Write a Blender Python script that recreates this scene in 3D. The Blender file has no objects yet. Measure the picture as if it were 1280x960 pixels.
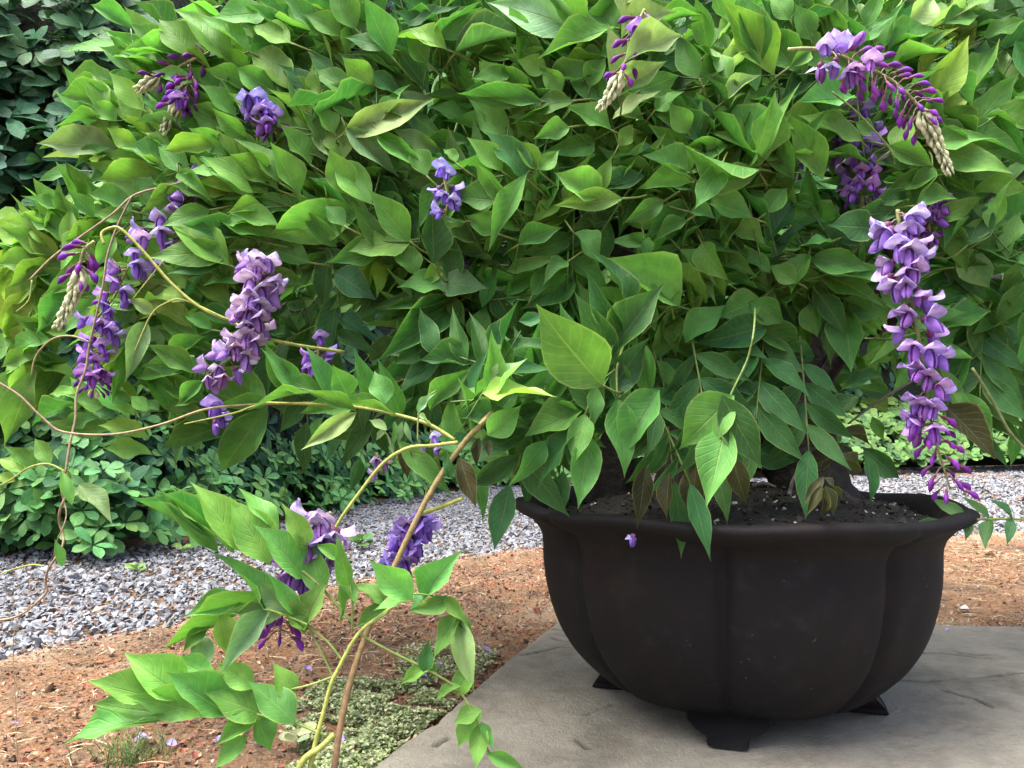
import bpy, math, random
import numpy as np
from mathutils import Vector, Matrix, Quaternion

random.seed(11)
rng = np.random.default_rng(11)
R = math.radians
scene = bpy.context.scene
COL = scene.collection

# ------------------------------------------------------------------ camera
F = 1037.0                      # focal length in photo pixels (1280 wide)
PITCH = math.atan(45.0 / F)     # the lens looks slightly upwards
CH = 0.332                      # height of the lens over the soil
SLAB = 0.020                    # top of the stone slab
cam_d = bpy.data.cameras.new('camera')
cam = bpy.data.objects.new('camera', cam_d)
COL.objects.link(cam)
cam.location = (0, 0, CH)
cam.rotation_euler = (R(90) + PITCH, 0, 0)
cam_d.sensor_fit = 'HORIZONTAL'
cam_d.angle = 2 * math.atan(640.0 / F)
cam_d.clip_start = 0.02
cam_d.clip_end = 500
scene.camera = cam

# ------------------------------------------------------------------ light
SUN_DIR = Vector((-0.32, -0.12, 0.94)).normalized()      # towards the sun
world = bpy.data.worlds.new('World')
scene.world = world
world.use_nodes = True
wn = world.node_tree
sky = wn.nodes.new('ShaderNodeTexSky')
sky.sky_type = 'NISHITA'
sky.sun_disc = False
sky.sun_elevation = math.asin(SUN_DIR.z)
sky.sun_rotation = math.atan2(SUN_DIR.x, SUN_DIR.y)
sky.dust_density = 6.0
sky.air_density = 0.55
sky.ozone_density = 0.0
bg = wn.nodes['Background']
bg.inputs['Strength'].default_value = 0.10
wn.links.new(sky.outputs[0], bg.inputs[0])
sun_d = bpy.data.lights.new('sun', 'SUN')
sun_d.energy = 1.5
sun_d.angle = R(55)
sun_d.color = (1.0, 0.985, 0.96)
sun = bpy.data.objects.new('sun', sun_d)
sun.rotation_euler = (-SUN_DIR).to_track_quat('-Z', 'Y').to_euler()
COL.objects.link(sun)
scene.view_settings.view_transform = 'Standard'
scene.view_settings.look = 'None'
scene.view_settings.exposure = 2.66
scene.view_settings.gamma = 1.0
scene.view_settings.use_curve_mapping = False
scene.render.engine = 'CYCLES'
scene.cycles.use_denoising = True
scene.cycles.max_bounces = 5
scene.cycles.diffuse_bounces = 3
scene.cycles.glossy_bounces = 2
scene.cycles.transmission_bounces = 3
scene.cycles.transparent_max_bounces = 4

# ------------------------------------------------------------------ projection helpers
_c, _s = math.cos(PITCH), math.sin(PITCH)
CAM = Vector((0, 0, CH))
def P(px, py, depth):
    x = (px - 640.0) / F; y = -(py - 480.0) / F
    fy = _c - _s * y; fz = _s + _c * y
    k = depth / fy
    return Vector((x * k, depth, CH + fz * k))
def G(px, py, z=0.0):
    x = (px - 640.0) / F; y = -(py - 480.0) / F
    fy = _c - _s * y; fz = _s + _c * y
    k = (z - CH) / fz
    return Vector((x * k, fy * k, z))
def proj(p):
    """world -> photo pixel"""
    dx, dy, dz = p[0], p[1], p[2] - CH
    d = _c * dy + _s * dz; y = -_s * dy + _c * dz
    return 640 + F * dx / d, 480 - F * y / d, d

# ------------------------------------------------------------------ noise
def _h(ix, iy, s):
    n = (ix * 374761393 + iy * 668265263 + s * 1442695041) & 0xFFFFFFFF
    n = ((n ^ (n >> 13)) * 1274126177) & 0xFFFFFFFF
    return ((n ^ (n >> 16)) & 0xFFFF) / 65535.0
def vnoise(x, y, s=0):
    x = np.asarray(x, float); y = np.asarray(y, float)
    ix = np.floor(x).astype(np.int64); iy = np.floor(y).astype(np.int64)
    fx = x - ix; fy = y - iy
    fx = fx * fx * (3 - 2 * fx); fy = fy * fy * (3 - 2 * fy)
    a = _h(ix, iy, s); b = _h(ix + 1, iy, s); c = _h(ix, iy + 1, s); d = _h(ix + 1, iy + 1, s)
    return (a * (1 - fx) + b * fx) * (1 - fy) + (c * (1 - fx) + d * fx) * fy
def fbm(x, y, s=0, o=4):
    t = 0; a = 0.5
    for i in range(o):
        t = t + a * vnoise(x * 2 ** i, y * 2 ** i, s + i * 17); a *= 0.5
    return t

# ------------------------------------------------------------------ objects and meshes
def link(o, parent=None):
    COL.objects.link(o)
    if parent is not None: o.parent = parent
    return o
def tag(o, label=None, cat=None, group=None, kind=None):
    if label: o['label'] = label
    if cat: o['category'] = cat
    if group: o['group'] = group
    if kind: o['kind'] = kind
    return o
def empty(name, loc=(0, 0, 0)):
    o = bpy.data.objects.new(name, None); o.location = loc; o.empty_display_size = 0.05
    return link(o)

class MB:
    """collects geometry as numpy blocks, builds ONE mesh"""
    def __init__(self):
        self.v = []; self.f = []; self.uv = []; self.c = []; self.n = 0
    def add(self, v, faces, col=(1, 1, 1), uv=None):
        v = np.asarray(v, float)
        self.v.append(v)
        for k in faces:
            self.f.append(np.asarray(k, int) + self.n)
        c = np.asarray(col, float)
        if c.ndim == 1: c = np.tile(c[:3], (len(v), 1))
        self.c.append(c)
        self.uv.append(np.zeros((len(v), 2)) if uv is None else uv)
        self.n += len(v)
    def mesh(self, name, smooth=True):
        V = np.concatenate(self.v); C = np.concatenate(self.c); U = np.concatenate(self.uv)
        idx = np.concatenate([f.ravel() for f in self.f])
        tot = np.concatenate([np.full(f.shape[0], f.shape[1]) for f in self.f])
        me = bpy.data.meshes.new(name)
        me.vertices.add(len(V)); me.vertices.foreach_set('co', V.astype(np.float32).ravel())
        me.loops.add(len(idx)); me.loops.foreach_set('vertex_index', idx.astype(np.int32))
        st = np.concatenate([[0], np.cumsum(tot)[:-1]])
        me.polygons.add(len(tot)); me.polygons.foreach_set('loop_start', st.astype(np.int32))
        me.polygons.foreach_set('loop_total', tot.astype(np.int32))
        me.polygons.foreach_set('use_smooth', np.full(len(tot), smooth))
        at = me.attributes.new('tint', 'FLOAT_COLOR', 'POINT')
        at.data.foreach_set('color', np.concatenate([C, np.ones((len(C), 1))], 1).astype(np.float32).ravel())
        ul = me.uv_layers.new(name='uv')
        ul.data.foreach_set('uv', U[idx].astype(np.float32).ravel())
        me.update(); me.validate()
        return me
    def build(self, name, mat, parent=None, smooth=True):
        me = self.mesh(name, smooth)
        me.materials.append(mat)
        return link(bpy.data.objects.new(name, me), parent)

def grid_faces(nu, nv, wrap=False):
    i = np.arange(nu - 1)[:, None]
    j = np.arange(nv if wrap else nv - 1)[None, :]
    j2 = (j + 1) % nv
    return np.stack([i * nv + j, i * nv + j2, (i + 1) * nv + j2, (i + 1) * nv + j], -1).reshape(-1, 4)

def smooth_pts(pts, rad, per=5):
    pts = [np.array(p, float) for p in pts]
    if len(pts) < 3: per = max(per, 3)
    out = []; ro = []
    n = len(pts)
    for i in range(n - 1):
        p0 = pts[max(i - 1, 0)]; p1 = pts[i]; p2 = pts[i + 1]; p3 = pts[min(i + 2, n - 1)]
        for k in range(per):
            t = k / per
            out.append(0.5 * ((2 * p1) + (-p0 + p2) * t + (2 * p0 - 5 * p1 + 4 * p2 - p3) * t * t + (-p0 + 3 * p1 - 3 * p2 + p3) * t ** 3))
            ro.append(rad[i] * (1 - t) + rad[i + 1] * t)
    out.append(pts[-1]); ro.append(rad[-1])
    return np.array(out), np.array(ro)

def tube(mb, pts, rad, sides=6, col=(1, 1, 1), per=5, rough=0.0, col2=None):
    if np.isscalar(rad): rad = [rad] * len(pts)
    p, r = smooth_pts(pts, rad, per)
    n = len(p)
    t = np.gradient(p, axis=0); t /= np.linalg.norm(t, axis=1)[:, None] + 1e-9
    ref = np.array([0, 0, 1.0]) if abs(t[0][2]) < 0.8 else np.array([1.0, 0, 0])
    a = np.cross(t, ref); a /= np.linalg.norm(a, axis=1)[:, None] + 1e-9
    b = np.cross(t, a)
    th = np.arange(sides) * 2 * math.pi / sides
    rr = r[:, None] * np.ones(sides)[None, :]
    if rough: rr = rr * (1 + rough * (rng.random((n, sides)) - 0.5))
    v = p[:, None, :] + rr[:, :, None] * (np.cos(th)[None, :, None] * a[:, None, :] + np.sin(th)[None, :, None] * b[:, None, :])
    v = v.reshape(-1, 3)
    c = np.asarray(col, float)
    if col2 is not None:
        k = np.linspace(0, 1, n)[:, None]
        c = np.repeat(c * (1 - k) + np.asarray(col2, float) * k, sides, 0)
    uv = np.stack([np.tile(np.arange(sides) / sides, n), np.repeat(np.linspace(0, 1, n), sides)], 1)
    fs = grid_faces(n, sides, True)
    mb.add(v, [fs, np.arange(sides)[::-1][None, :], (np.arange(sides) + (n - 1) * sides)[None, :]], c, uv)

# ------------------------------------------------------------------ materials
def new_mat(name):
    m = bpy.data.materials.new(name); m.use_nodes = True
    nt = m.node_tree
    return m, nt, nt.nodes['Principled BSDF']
class NT:
    def __init__(self, nt): self.nt = nt
    def node(self, typ, **kw):
        n = self.nt.nodes.new(typ)
        for k, v in kw.items(): setattr(n, k, v)
        return n
    def link(self, a, b): self.nt.links.new(a, b)
    def math(self, op, a, b=None, c=None, clamp=False):
        n = self.node('ShaderNodeMath', operation=op, use_clamp=clamp)
        for i, x in enumerate((a, b, c)):
            if x is None: continue
            if isinstance(x, (int, float)): n.inputs[i].default_value = x
            else: self.link(x, n.inputs[i])
        return n.outputs[0]
    def mix(self, fac, a, b, blend='MIX'):
        n = self.node('ShaderNodeMix', data_type='RGBA', blend_type=blend)
        for s, x in ((n.inputs[0], fac), (n.inputs[6], a), (n.inputs[7], b)):
            if isinstance(x, (int, float)): s.default_value = x
            elif isinstance(x, tuple): s.default_value = (*x[:3], 1)
            else: self.link(x, s)
        return n.outputs[2]
    def noise(self, scale, detail=3, rough=0.55, vec=None, dist=0.0):
        n = self.node('ShaderNodeTexNoise')
        n.inputs['Scale'].default_value = scale; n.inputs['Detail'].default_value = detail
        n.inputs['Roughness'].default_value = rough; n.inputs['Distortion'].default_value = dist
        if vec is not None: self.link(vec, n.inputs['Vector'])
        return n.outputs[0]
    def ramp(self, fac, *stops):
        n = self.node('ShaderNodeValToRGB')
        el = n.color_ramp.elements
        while len(el) < len(stops): el.new(0.5)
        for e, (p, c) in zip(el, stops):
            e.position = p; e.color = (*c, 1) if len(c) == 3 else c
        self.link(fac, n.inputs[0])
        return n.outputs[0]
    def smooth(self, x, a, b):
        n = self.node('ShaderNodeMapRange', interpolation_type='SMOOTHSTEP')
        self.link(x, n.inputs[0]); n.inputs[1].default_value = a; n.inputs[2].default_value = b
        return n.outputs[0]
    def bump(self, h, strength, dist, bsdf):
        n = self.node('ShaderNodeBump')
        n.inputs['Strength'].default_value = strength; n.inputs['Distance'].default_value = dist
        self.link(h, n.inputs['Height']); self.link(n.outputs[0], bsdf.inputs['Normal'])

def leaf_material(name, per_object, rough=0.56, trans=0.27, veins=9.0, rim=True, spec=0.25):
    m, nt, b = new_mat(name); N = NT(nt)
    if per_object: tint = N.node('ShaderNodeObjectInfo').outputs['Color']
    else: tint = N.node('ShaderNodeAttribute', attribute_name='tint').outputs['Color']
    uv = N.node('ShaderNodeUVMap', uv_map='uv').outputs[0]
    sp = N.node('ShaderNodeSeparateXYZ'); N.link(uv, sp.inputs[0])
    av = N.math('ABSOLUTE', N.math('SUBTRACT', sp.outputs[0], 0.5))        # 0 midrib .. 0.5 edge
    u = sp.outputs[1]
    rib = N.math('SUBTRACT', 1.0, N.smooth(av, 0.006, 0.030), clamp=True)
    ph = N.math('SUBTRACT', N.math('MULTIPLY', u, veins), N.math('MULTIPLY', av, veins * 0.55))
    tri = N.math('ABSOLUTE', N.math('SUBTRACT', N.math('FRACT', ph), 0.5))
    vein = N.math('MULTIPLY', N.math('SUBTRACT', 1.0, N.smooth(tri, 0.02, 0.13), clamp=True), 0.5)
    edge = N.smooth(av, 0.445, 0.495)
    geo = N.node('ShaderNodeNewGeometry').outputs['Position']
    nz = N.noise(55, 4, 0.6, geo)
    col = N.mix(N.smooth(nz, 0.3, 0.75), N.mix(1.0, tint, (0.72, 0.78, 0.72), 'MULTIPLY'), N.mix(1.0, tint, (1.22, 1.16, 1.1), 'MULTIPLY'))
    lite = N.mix(0.5, N.mix(1.0, tint, (2.0, 1.7, 1.6), 'MULTIPLY'), (0.26, 0.34, 0.10))
    col = N.mix(N.math('MULTIPLY', rib, 0.55), col, lite)
    col = N.mix(N.math('MULTIPLY', vein, 0.34), col, lite)
    if rim: col = N.mix(N.math('MULTIPLY', edge, 0.30), col, (0.36, 0.42, 0.13))
    tipf = N.math('MULTIPLY', N.smooth(u, 0.955, 0.995), N.smooth(N.noise(9, 1, 0.5, geo), 0.46, 0.56))
    col = N.mix(N.math('MULTIPLY', tipf, 0.85), col, (0.28, 0.11, 0.05))
    blem = N.smooth(N.noise(130, 2, 0.5, geo), 0.74, 0.80)
    col = N.mix(N.math('MULTIPLY', blem, 0.5), col, (0.18, 0.13, 0.04))
    N.link(col, b.inputs['Base Color'])
    b.inputs['Roughness'].default_value = rough
    b.inputs['Specular IOR Level'].default_value = spec
    hgt = N.math('ADD', N.math('MULTIPLY', vein, -0.7), N.math('MULTIPLY', rib, -1.0))
    hgt = N.math('ADD', hgt, N.math('MULTIPLY', nz, 0.9))
    N.bump(hgt, 0.5, 0.0014, b)
    tr = N.node('ShaderNodeBsdfTranslucent')
    N.link(N.mix(1.0, col, (1.4, 1.7, 0.8), 'MULTIPLY'), tr.inputs[0])
    mx = N.node('ShaderNodeMixShader'); mx.inputs[0].default_value = trans
    N.link(b.outputs[0], mx.inputs[1]); N.link(tr.outputs[0], mx.inputs[2])
    N.link(mx.outputs[0], nt.nodes['Material Output'].inputs[0])
    return m

def tint_material(name, rough=0.7, vary=0.3, scale=60, bump=0.0, per_object=False, trans=0.0, spec=0.4, bdist=0.002):
    m, nt, b = new_mat(name); N = NT(nt)
    t = N.node('ShaderNodeAttribute', attribute_name='tint').outputs['Color']
    if per_object: t = N.mix(1.0, t, N.node('ShaderNodeObjectInfo').outputs['Color'], 'MULTIPLY')
    geo = N.node('ShaderNodeNewGeometry').outputs['Position']
    nz = N.noise(scale, 4, 0.6, geo)
    lo = 1 - vary; hi = 1 + vary
    col = N.mix(N.smooth(nz, 0.3, 0.7), N.mix(1.0, t, (lo, lo, lo), 'MULTIPLY'), N.mix(1.0, t, (hi, hi, hi), 'MULTIPLY'))
    N.link(col, b.inputs['Base Color'])
    b.inputs['Roughness'].default_value = rough
    b.inputs['Specular IOR Level'].default_value = spec
    if bump: N.bump(nz, bump, bdist, b)
    if trans:
        tr = N.node('ShaderNodeBsdfTranslucent'); N.link(col, tr.inputs[0])
        mx = N.node('ShaderNodeMixShader'); mx.inputs[0].default_value = trans
        N.link(b.outputs[0], mx.inputs[1]); N.link(tr.outputs[0], mx.inputs[2])
        N.link(mx.outputs[0], nt.nodes['Material Output'].inputs[0])
    return m

M_LEAF = leaf_material('wisteria_leaf', True)
M_FOL = leaf_material('wisteria_foliage', False)
M_HLEAF = leaf_material('hedge_leaf', True, rough=0.50, trans=0.15, veins=6, rim=False, spec=0.18)
M_HFOL = leaf_material('hedge_foliage', False, rough=0.50, trans=0.15, veins=6, rim=False, spec=0.18)
M_STEM = tint_material('stem', 0.55, 0.25, 220, 0.5, bdist=0.0008)
M_BARK = tint_material('bark', 0.85, 0.5, 70, 1.0, bdist=0.006)
M_PETAL = tint_material('petal', 0.55, 0.16, 240, 0.5, per_object=True, trans=0.3, spec=0.25, bdist=0.001)
M_GRAVEL = tint_material('gravel_stone', 0.8, 0.2, 180, 0.5, bdist=0.002)
M_DEBRIS = tint_material('garden_debris', 0.85, 0.3, 150, 0.3)
M_MOSS = tint_material('creeping_plant', 0.6, 0.25, 120, trans=0.2)

def mat_soil():
    m, nt, b = new_mat('garden_soil'); N = NT(nt)
    geo = N.node('ShaderNodeNewGeometry').outputs['Position']
    big = N.noise(5.5, 5, 0.68, geo, 0.5); mid = N.noise(24, 5, 0.7, geo); fine = N.noise(170, 5, 0.75, geo)
    col = N.ramp(big, (0.33, (0.048, 0.034, 0.024)), (0.43, (0.112, 0.072, 0.043)), (0.53, (0.195, 0.100, 0.048)), (0.64, (0.24, 0.185, 0.125)))
    col = N.mix(N.smooth(mid, 0.42, 0.66), col, (0.155, 0.104, 0.064))
    col = N.mix(N.smooth(fine, 0.5, 0.75), col, (0.33, 0.23, 0.155))
    col = N.mix(N.smooth(fine, 0.49, 0.33), col, (0.035, 0.022, 0.016))
    dry = N.node('ShaderNodeAttribute', attribute_name='tint').outputs['Color']
    sx_ = N.node('ShaderNodeSeparateColor'); N.link(dry, sx_.inputs[0])
    col = N.mix(N.math('MULTIPLY', sx_.outputs[0], N.smooth(fine, 0.25, 0.6)), col, (0.33, 0.26, 0.19))
    N.link(col, b.inputs['Base Color']); b.inputs['Roughness'].default_value = 0.95
    b.inputs['Specular IOR Level'].default_value = 0.15
    N.bump(N.math('ADD', fine, N.math('MULTIPLY', mid, 1.5)), 0.8, 0.006, b)
    return m
def mat_slab():
    m, nt, b = new_mat('flagstone'); N = NT(nt)
    geo = N.node('ShaderNodeNewGeometry').outputs['Position']
    big = N.noise(5.5, 7, 0.7, geo, 0.2); mid = N.noise(26, 6, 0.7, geo, 0.1); fine = N.noise(330, 4, 0.7, geo)
    col = N.ramp(big, (0.32, (0.094, 0.086, 0.066)), (0.43, (0.178, 0.166, 0.133)), (0.54, (0.248, 0.232, 0.186)), (0.68, (0.165, 0.158, 0.132)))
    col = N.mix(N.math('MULTIPLY', N.smooth(mid, 0.52, 0.70), 0.5), col, (0.15, 0.125, 0.085))
    col = N.mix(N.math('MULTIPLY', N.smooth(mid, 0.46, 0.30), 0.45), col, (0.29, 0.28, 0.24))
    col = N.mix(N.math('MULTIPLY', N.smooth(fine, 0.56, 0.72), 0.35), col, (0.10, 0.09, 0.075))
    stain = N.smooth(N.noise(7.0, 7, 0.72, geo, 0.3), 0.53, 0.68)
    col = N.mix(N.math('MULTIPLY', stain, 0.5), col, (0.125, 0.100, 0.062))
    crk = N.node('ShaderNodeAttribute', attribute_name='tint').outputs['Color']
    col = N.mix(1.0, col, crk, 'MULTIPLY')
    N.link(col, b.inputs['Base Color']); b.inputs['Roughness'].default_value = 0.8
    b.inputs['Specular IOR Level'].default_value = 0.3
    N.bump(N.math('ADD', N.math('MULTIPLY', fine, 0.6), mid), 0.85, 0.006, b)
    return m
def mat_pot():
    m, nt, b = new_mat('dark_clay'); N = NT(nt)
    geo = N.node('ShaderNodeNewGeometry').outputs['Position']
    big = N.noise(7, 4, 0.6, geo, 0.4); mid = N.noise(40, 4, 0.6, geo); fine = N.noise(420, 3, 0.7, geo)
    col = N.ramp(big, (0.40, (0.0048, 0.0044, 0.0054)), (0.52, (0.0066, 0.0056, 0.0064)), (0.64, (0.0130, 0.0082, 0.0082)))
    col = N.mix(N.math('MULTIPLY', N.smooth(mid, 0.52, 0.72), 0.4), col, (0.017, 0.017, 0.020))
    spk = N.smooth(N.noise(260, 1, 0.5, geo), 0.77, 0.80)
    col = N.mix(N.math('MULTIPLY', spk, 0.6), col, (0.10, 0.09, 0.08))
    N.link(col, b.inputs['Base Color'])
    b.inputs['Roughness'].default_value = 0.72
    b.inputs['Specular IOR Level'].default_value = 0.22
    N.bump(N.math('ADD', N.math('MULTIPLY', fine, 0.35), mid), 0.25, 0.003, b)
    return m
def mat_potsoil():
    m, nt, b = new_mat('potting_soil'); N = NT(nt)
    geo = N.node('ShaderNodeNewGeometry').outputs['Position']
    mid = N.noise(45, 4, 0.65, geo); fine = N.noise(260, 4, 0.7, geo)
    col = N.ramp(mid, (0.35, (0.006, 0.005, 0.004)), (0.6, (0.010, 0.009, 0.005)), (0.75, (0.010, 0.015, 0.005)))
    col = N.mix(N.smooth(fine, 0.64, 0.74), col, (0.06, 0.05, 0.036))
    N.link(col, b.inputs['Base Color']); b.inputs['Roughness'].default_value = 0.95
    N.bump(fine, 0.9, 0.006, b)
    return m
M_SOIL = mat_soil(); M_SLAB = mat_slab(); M_POT = mat_pot(); M_PSOIL = mat_potsoil()

# ------------------------------------------------------------------ ground layout
def W(lst, z=0.0):
    a = np.array([[*G(x, y, z)][:2] for x, y in lst]); return a
BORD = np.concatenate([[[-3, 0.1], [-1.4, 0.72]], W([(0, 828), (130, 796), (230, 780), (340, 752), (470, 722), (560, 700), (680, 686), (1190, 671), (1280, 666)]), [[4, 3.0], [60, 12]]])
HEDG = np.concatenate([[[-40, -8], [-3, 1.05]], W([(0, 702), (110, 700), (200, 688), (300, 668), (430, 640), (520, 625), (640, 608), (800, 597), (1000, 592), (1280, 585)]), [[8, 7.2], [60, 18]]])
def yb(X): return np.interp(X, BORD[:, 0], BORD[:, 1]) + 0.03 * (fbm(np.asarray(X) * 5, np.asarray(X) * 0, 3) - 0.5)
def yh(X): return np.interp(X, HEDG[:, 0], HEDG[:, 1])
SLABQ = np.array([[-0.328, 0.20], [1.6, 0.20], [1.6, 1.205], [0.074, 1.325]])     # D C B A (near-left, near-right, far-right, far-left)
def slab_left(Y): return np.interp(Y, [0.2, 1.325], [-0.328, 0.074])

def ground_z(X, Y):
    X = np.asarray(X, float); Y = np.asarray(Y, float)
    b = yb(X) - Y
    soil = 0.012 * (fbm(X * 6, Y * 6, 5) - 0.45) + 0.014 * (fbm(X * 22, Y * 22, 9) - 0.45) + 0.006 * (fbm(X * 75, Y * 75, 19, 2) - 0.4) + 0.010 * np.exp(-((b - 0.05) / 0.09) ** 2)
    k = 1 / (1 + np.exp(-b / 0.012))
    grav = -0.016 + 0.012 * (fbm(X * 4, Y * 4, 2) - 0.45)
    z = soil * k + grav * (1 - k)
    kh = 1 / (1 + np.exp(-(Y - yh(X) - 0.05) / 0.05))
    near = np.exp(-((np.maximum(np.abs(X) - 3, 0) / 3) ** 2 + (np.maximum(Y - 7, 0) / 4) ** 2))
    inside = (X > slab_left(Y) + 0.02) & (Y < 1.19)
    return np.where(inside, np.minimum(z, -0.004), z) * near + 0.02 * kh * near

# ground: one sheet, dense near the slab and running out to the horizon
def stretch(lo, hi, n0, far, n1):
    mid = np.linspace(lo, hi, n0)
    t = np.linspace(0, 1, n1 + 1)[1:]
    d = far * t ** 3
    return np.concatenate([(lo - d)[::-1], mid, hi + d])
gx = stretch(-1.1, 2.0, 10, 200, 26); gx = np.unique(np.concatenate([gx[(gx <= -1.1) | (gx >= 2.0)], np.arange(-1.1, .4, .007), np.arange(.4, 2.0, .011)]))
gy = stretch(0.5, 3.2, 10, 200, 26); gy = np.unique(np.concatenate([gy[(gy <= .5) | (gy >= 3.2)], np.arange(.5, 2.2, .007), np.arange(2.2, 3.2, .014)]))
GX, GY = np.meshgrid(gx, gy, indexing='ij')
mb = MB()
bd = yb(GX) - GY
dry = np.clip(np.exp(-((bd - .045) / .055) ** 2) * (0.35 + 1.1 * (fbm(GX * 7, GY * 7, 123) - .2)), 0, .9)   # the bed's dry, pale rim along the gravel
mb.add(np.stack([GX, GY, ground_z(GX, GY)], -1).reshape(-1, 3), [grid_faces(len(gx), len(gy))[:, ::-1]], np.repeat(dry.reshape(-1, 1), 3, 1))
ground = mb.build('ground', M_SOIL); tag(ground, kind='structure')

# ------------------------------------------------------------------ gravel
def stone_templates(k, seed):
    r = np.random.default_rng(seed); out = []
    import bmesh
    for _ in range(k):
        bm = bmesh.new()
        pts = r.normal(size=(9, 3)); pts /= np.linalg.norm(pts, axis=1)[:, None]
        pts *= r.uniform(0.75, 1.1, (9, 1)); pts *= np.array([1.0, r.uniform(0.65, 0.95), r.uniform(0.45, 0.7)])
        for p in pts: bm.verts.new(p)
        h = bmesh.ops.convex_hull(bm, input=bm.verts)
        for v in [v for v in bm.verts if not v.link_faces]: bm.verts.remove(v)
        bm.verts.index_update()
        out.append((np.array([v.co[:] for v in bm.verts]), np.array([[v.index for v in f.verts] for f in bm.faces])))
        bm.free()
    return out
STONES = stone_templates(14, 3)
def rot_rand(n, tilt):
    a = rng.uniform(0, 2 * math.pi, n); t = rng.normal(0, tilt, n); s = rng.normal(0, tilt, n)
    out = np.empty((n, 3, 3))
    for i in range(n):
        ca, sa = math.cos(a[i]), math.sin(a[i]); ct, st = math.cos(t[i]), math.sin(t[i]); cs, ss = math.cos(s[i]), math.sin(s[i])
        out[i] = np.array([[ca, -sa, 0], [sa, ca, 0], [0, 0, 1]]) @ np.array([[1, 0, 0], [0, ct, -st], [0, st, ct]]) @ np.array([[cs, 0, ss], [0, 1, 0], [-ss, 0, cs]])
    return out
def scatter(mb, templates, xy, z, size, cols, tilt, sink=0.3, squash=1.0):
    n = len(xy); Rm = rot_rand(n, tilt); which = rng.integers(0, len(templates), n)
    for k, (tv, tf) in enumerate(templates):
        ii = np.where(which == k)[0]
        if not len(ii): continue
        v = np.einsum('nij,vj->nvi', Rm[ii], tv) * size[ii][:, None, None]
        v[:, :, 2] *= squash
        v[:, :, 0] += xy[ii, 0][:, None]; v[:, :, 1] += xy[ii, 1][:, None]
        v[:, :, 2] += (z[ii] + size[ii] * (0.5 - sink))[:, None]
        nv = len(tv)
        fs = (tf[None] + (np.arange(len(ii)) * nv)[:, None, None]).reshape(-1, tf.shape[1])
        mb.add(v.reshape(-1, 3), [fs], np.repeat(cols[ii], nv, 0))
gs = []
for (x0, x1, y0, y1, dens, sz) in ((-1.35, 0.30, 0.85, 4.2, 9200, 0.0074), (0.30, 1.7, 1.9, 4.9, 3400, 0.010), (1.7, 4.2, 2.4, 6.0, 1900, 0.013)):
    n = int((x1 - x0) * (y1 - y0) * dens)
    xy = np.stack([rng.uniform(x0, x1, n), rng.uniform(y0, y1, n)], 1)
    d = xy[:, 1] - yb(xy[:, 0])
    keep = ((d > 0.0) | ((d > -0.05) & (rng.random(n) < 0.10))) & (xy[:, 1] < yh(xy[:, 0]) + 0.12) & (np.abs(xy[:, 0]) < xy[:, 1] * 0.70 + 0.15)
    xy = xy[keep]; s = sz * rng.lognormal(0, 0.30, len(xy)); gs.append((xy, s))
xy = np.concatenate([g[0] for g in gs]); sz = np.concatenate([g[1] for g in gs])
n = len(xy)
pal = np.array([[0.28, 0.30, 0.34], [0.33, 0.35, 0.385], [0.24, 0.26, 0.30], [0.38, 0.395, 0.42], [0.30, 0.32, 0.355], [0.33, 0.31, 0.28], [0.22, 0.15, 0.11]])
cols = pal[rng.choice(len(pal), n, p=[.28, .24, .17, .08, .15, .055, .025])] * rng.uniform(0.46, 0.68, (n, 1))
mb = MB()
scatter(mb, STONES, xy, ground_z(xy[:, 0], xy[:, 1]) + rng.uniform(0, 0.008, n), sz, cols, 0.5)
gravel = mb.build('gravel', M_GRAVEL, smooth=False)
tag(gravel, 'loose blue-grey crushed gravel between the brown soil and the hedge', 'gravel', kind='stuff')
print('gravel stones', n)

# ------------------------------------------------------------------ stone slab
def seg_dist(px_, py_, poly):
    d = np.full(px_.shape, 1e9)
    for (ax, ay), (bx, by) in zip(poly[:-1], poly[1:]):
        vx, vy = bx - ax, by - ay; L2 = vx * vx + vy * vy + 1e-12
        t = np.clip(((px_ - ax) * vx + (py_ - ay) * vy) / L2, 0, 1)
        d = np.minimum(d, np.hypot(px_ - ax - t * vx, py_ - ay - t * vy))
    return d
NU, NV = 580, 350
uu = np.linspace(0, 1, NU)[:, None]; vv = (np.linspace(0, 1, NV) ** 0.85)[None, :]
D_, C_, B_, A_ = SLABQ
SX = (D_[0] * (1 - uu) + C_[0] * uu) * (1 - vv) + (A_[0] * (1 - uu) + B_[0] * uu) * vv
SY = (D_[1] * (1 - uu) + C_[1] * uu) * (1 - vv) + (A_[1] * (1 - uu) + B_[1] * uu) * vv
ed = np.minimum(np.minimum(uu, 1 - uu) * 1.7, np.minimum(vv, 1 - vv) * 1.05)          # about metres to the edge
wob = np.exp(-ed / 0.05)
SX = SX + wob * 0.016 * (fbm(SX * 9, SY * 9, 21) - 0.47); SY = SY + wob * 0.016 * (fbm(SX * 9, SY * 9, 31) - 0.47)
lay = fbm(SX * 5 + 0.6 * fbm(SX * 9, SY * 9, 4), SY * 8, 41, 5)
step = np.floor(lay * 9) / 9 + np.clip((lay * 9 % 1 - 0.86) / 0.14, 0, 1) / 9                    # cleft ledges
SZ = SLAB + 0.007 * (step - 0.45) + 0.0012 * (fbm(SX * 60, SY * 60, 51) - 0.5)
potd = np.hypot(SX - 0.25, SY - 0.95)
flat = 1 / (1 + np.exp((potd - 0.24) / 0.02)); SZ = SZ * (1 - flat * 0.7) + SLAB * flat * 0.7
dark = np.ones(SX.shape)
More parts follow.
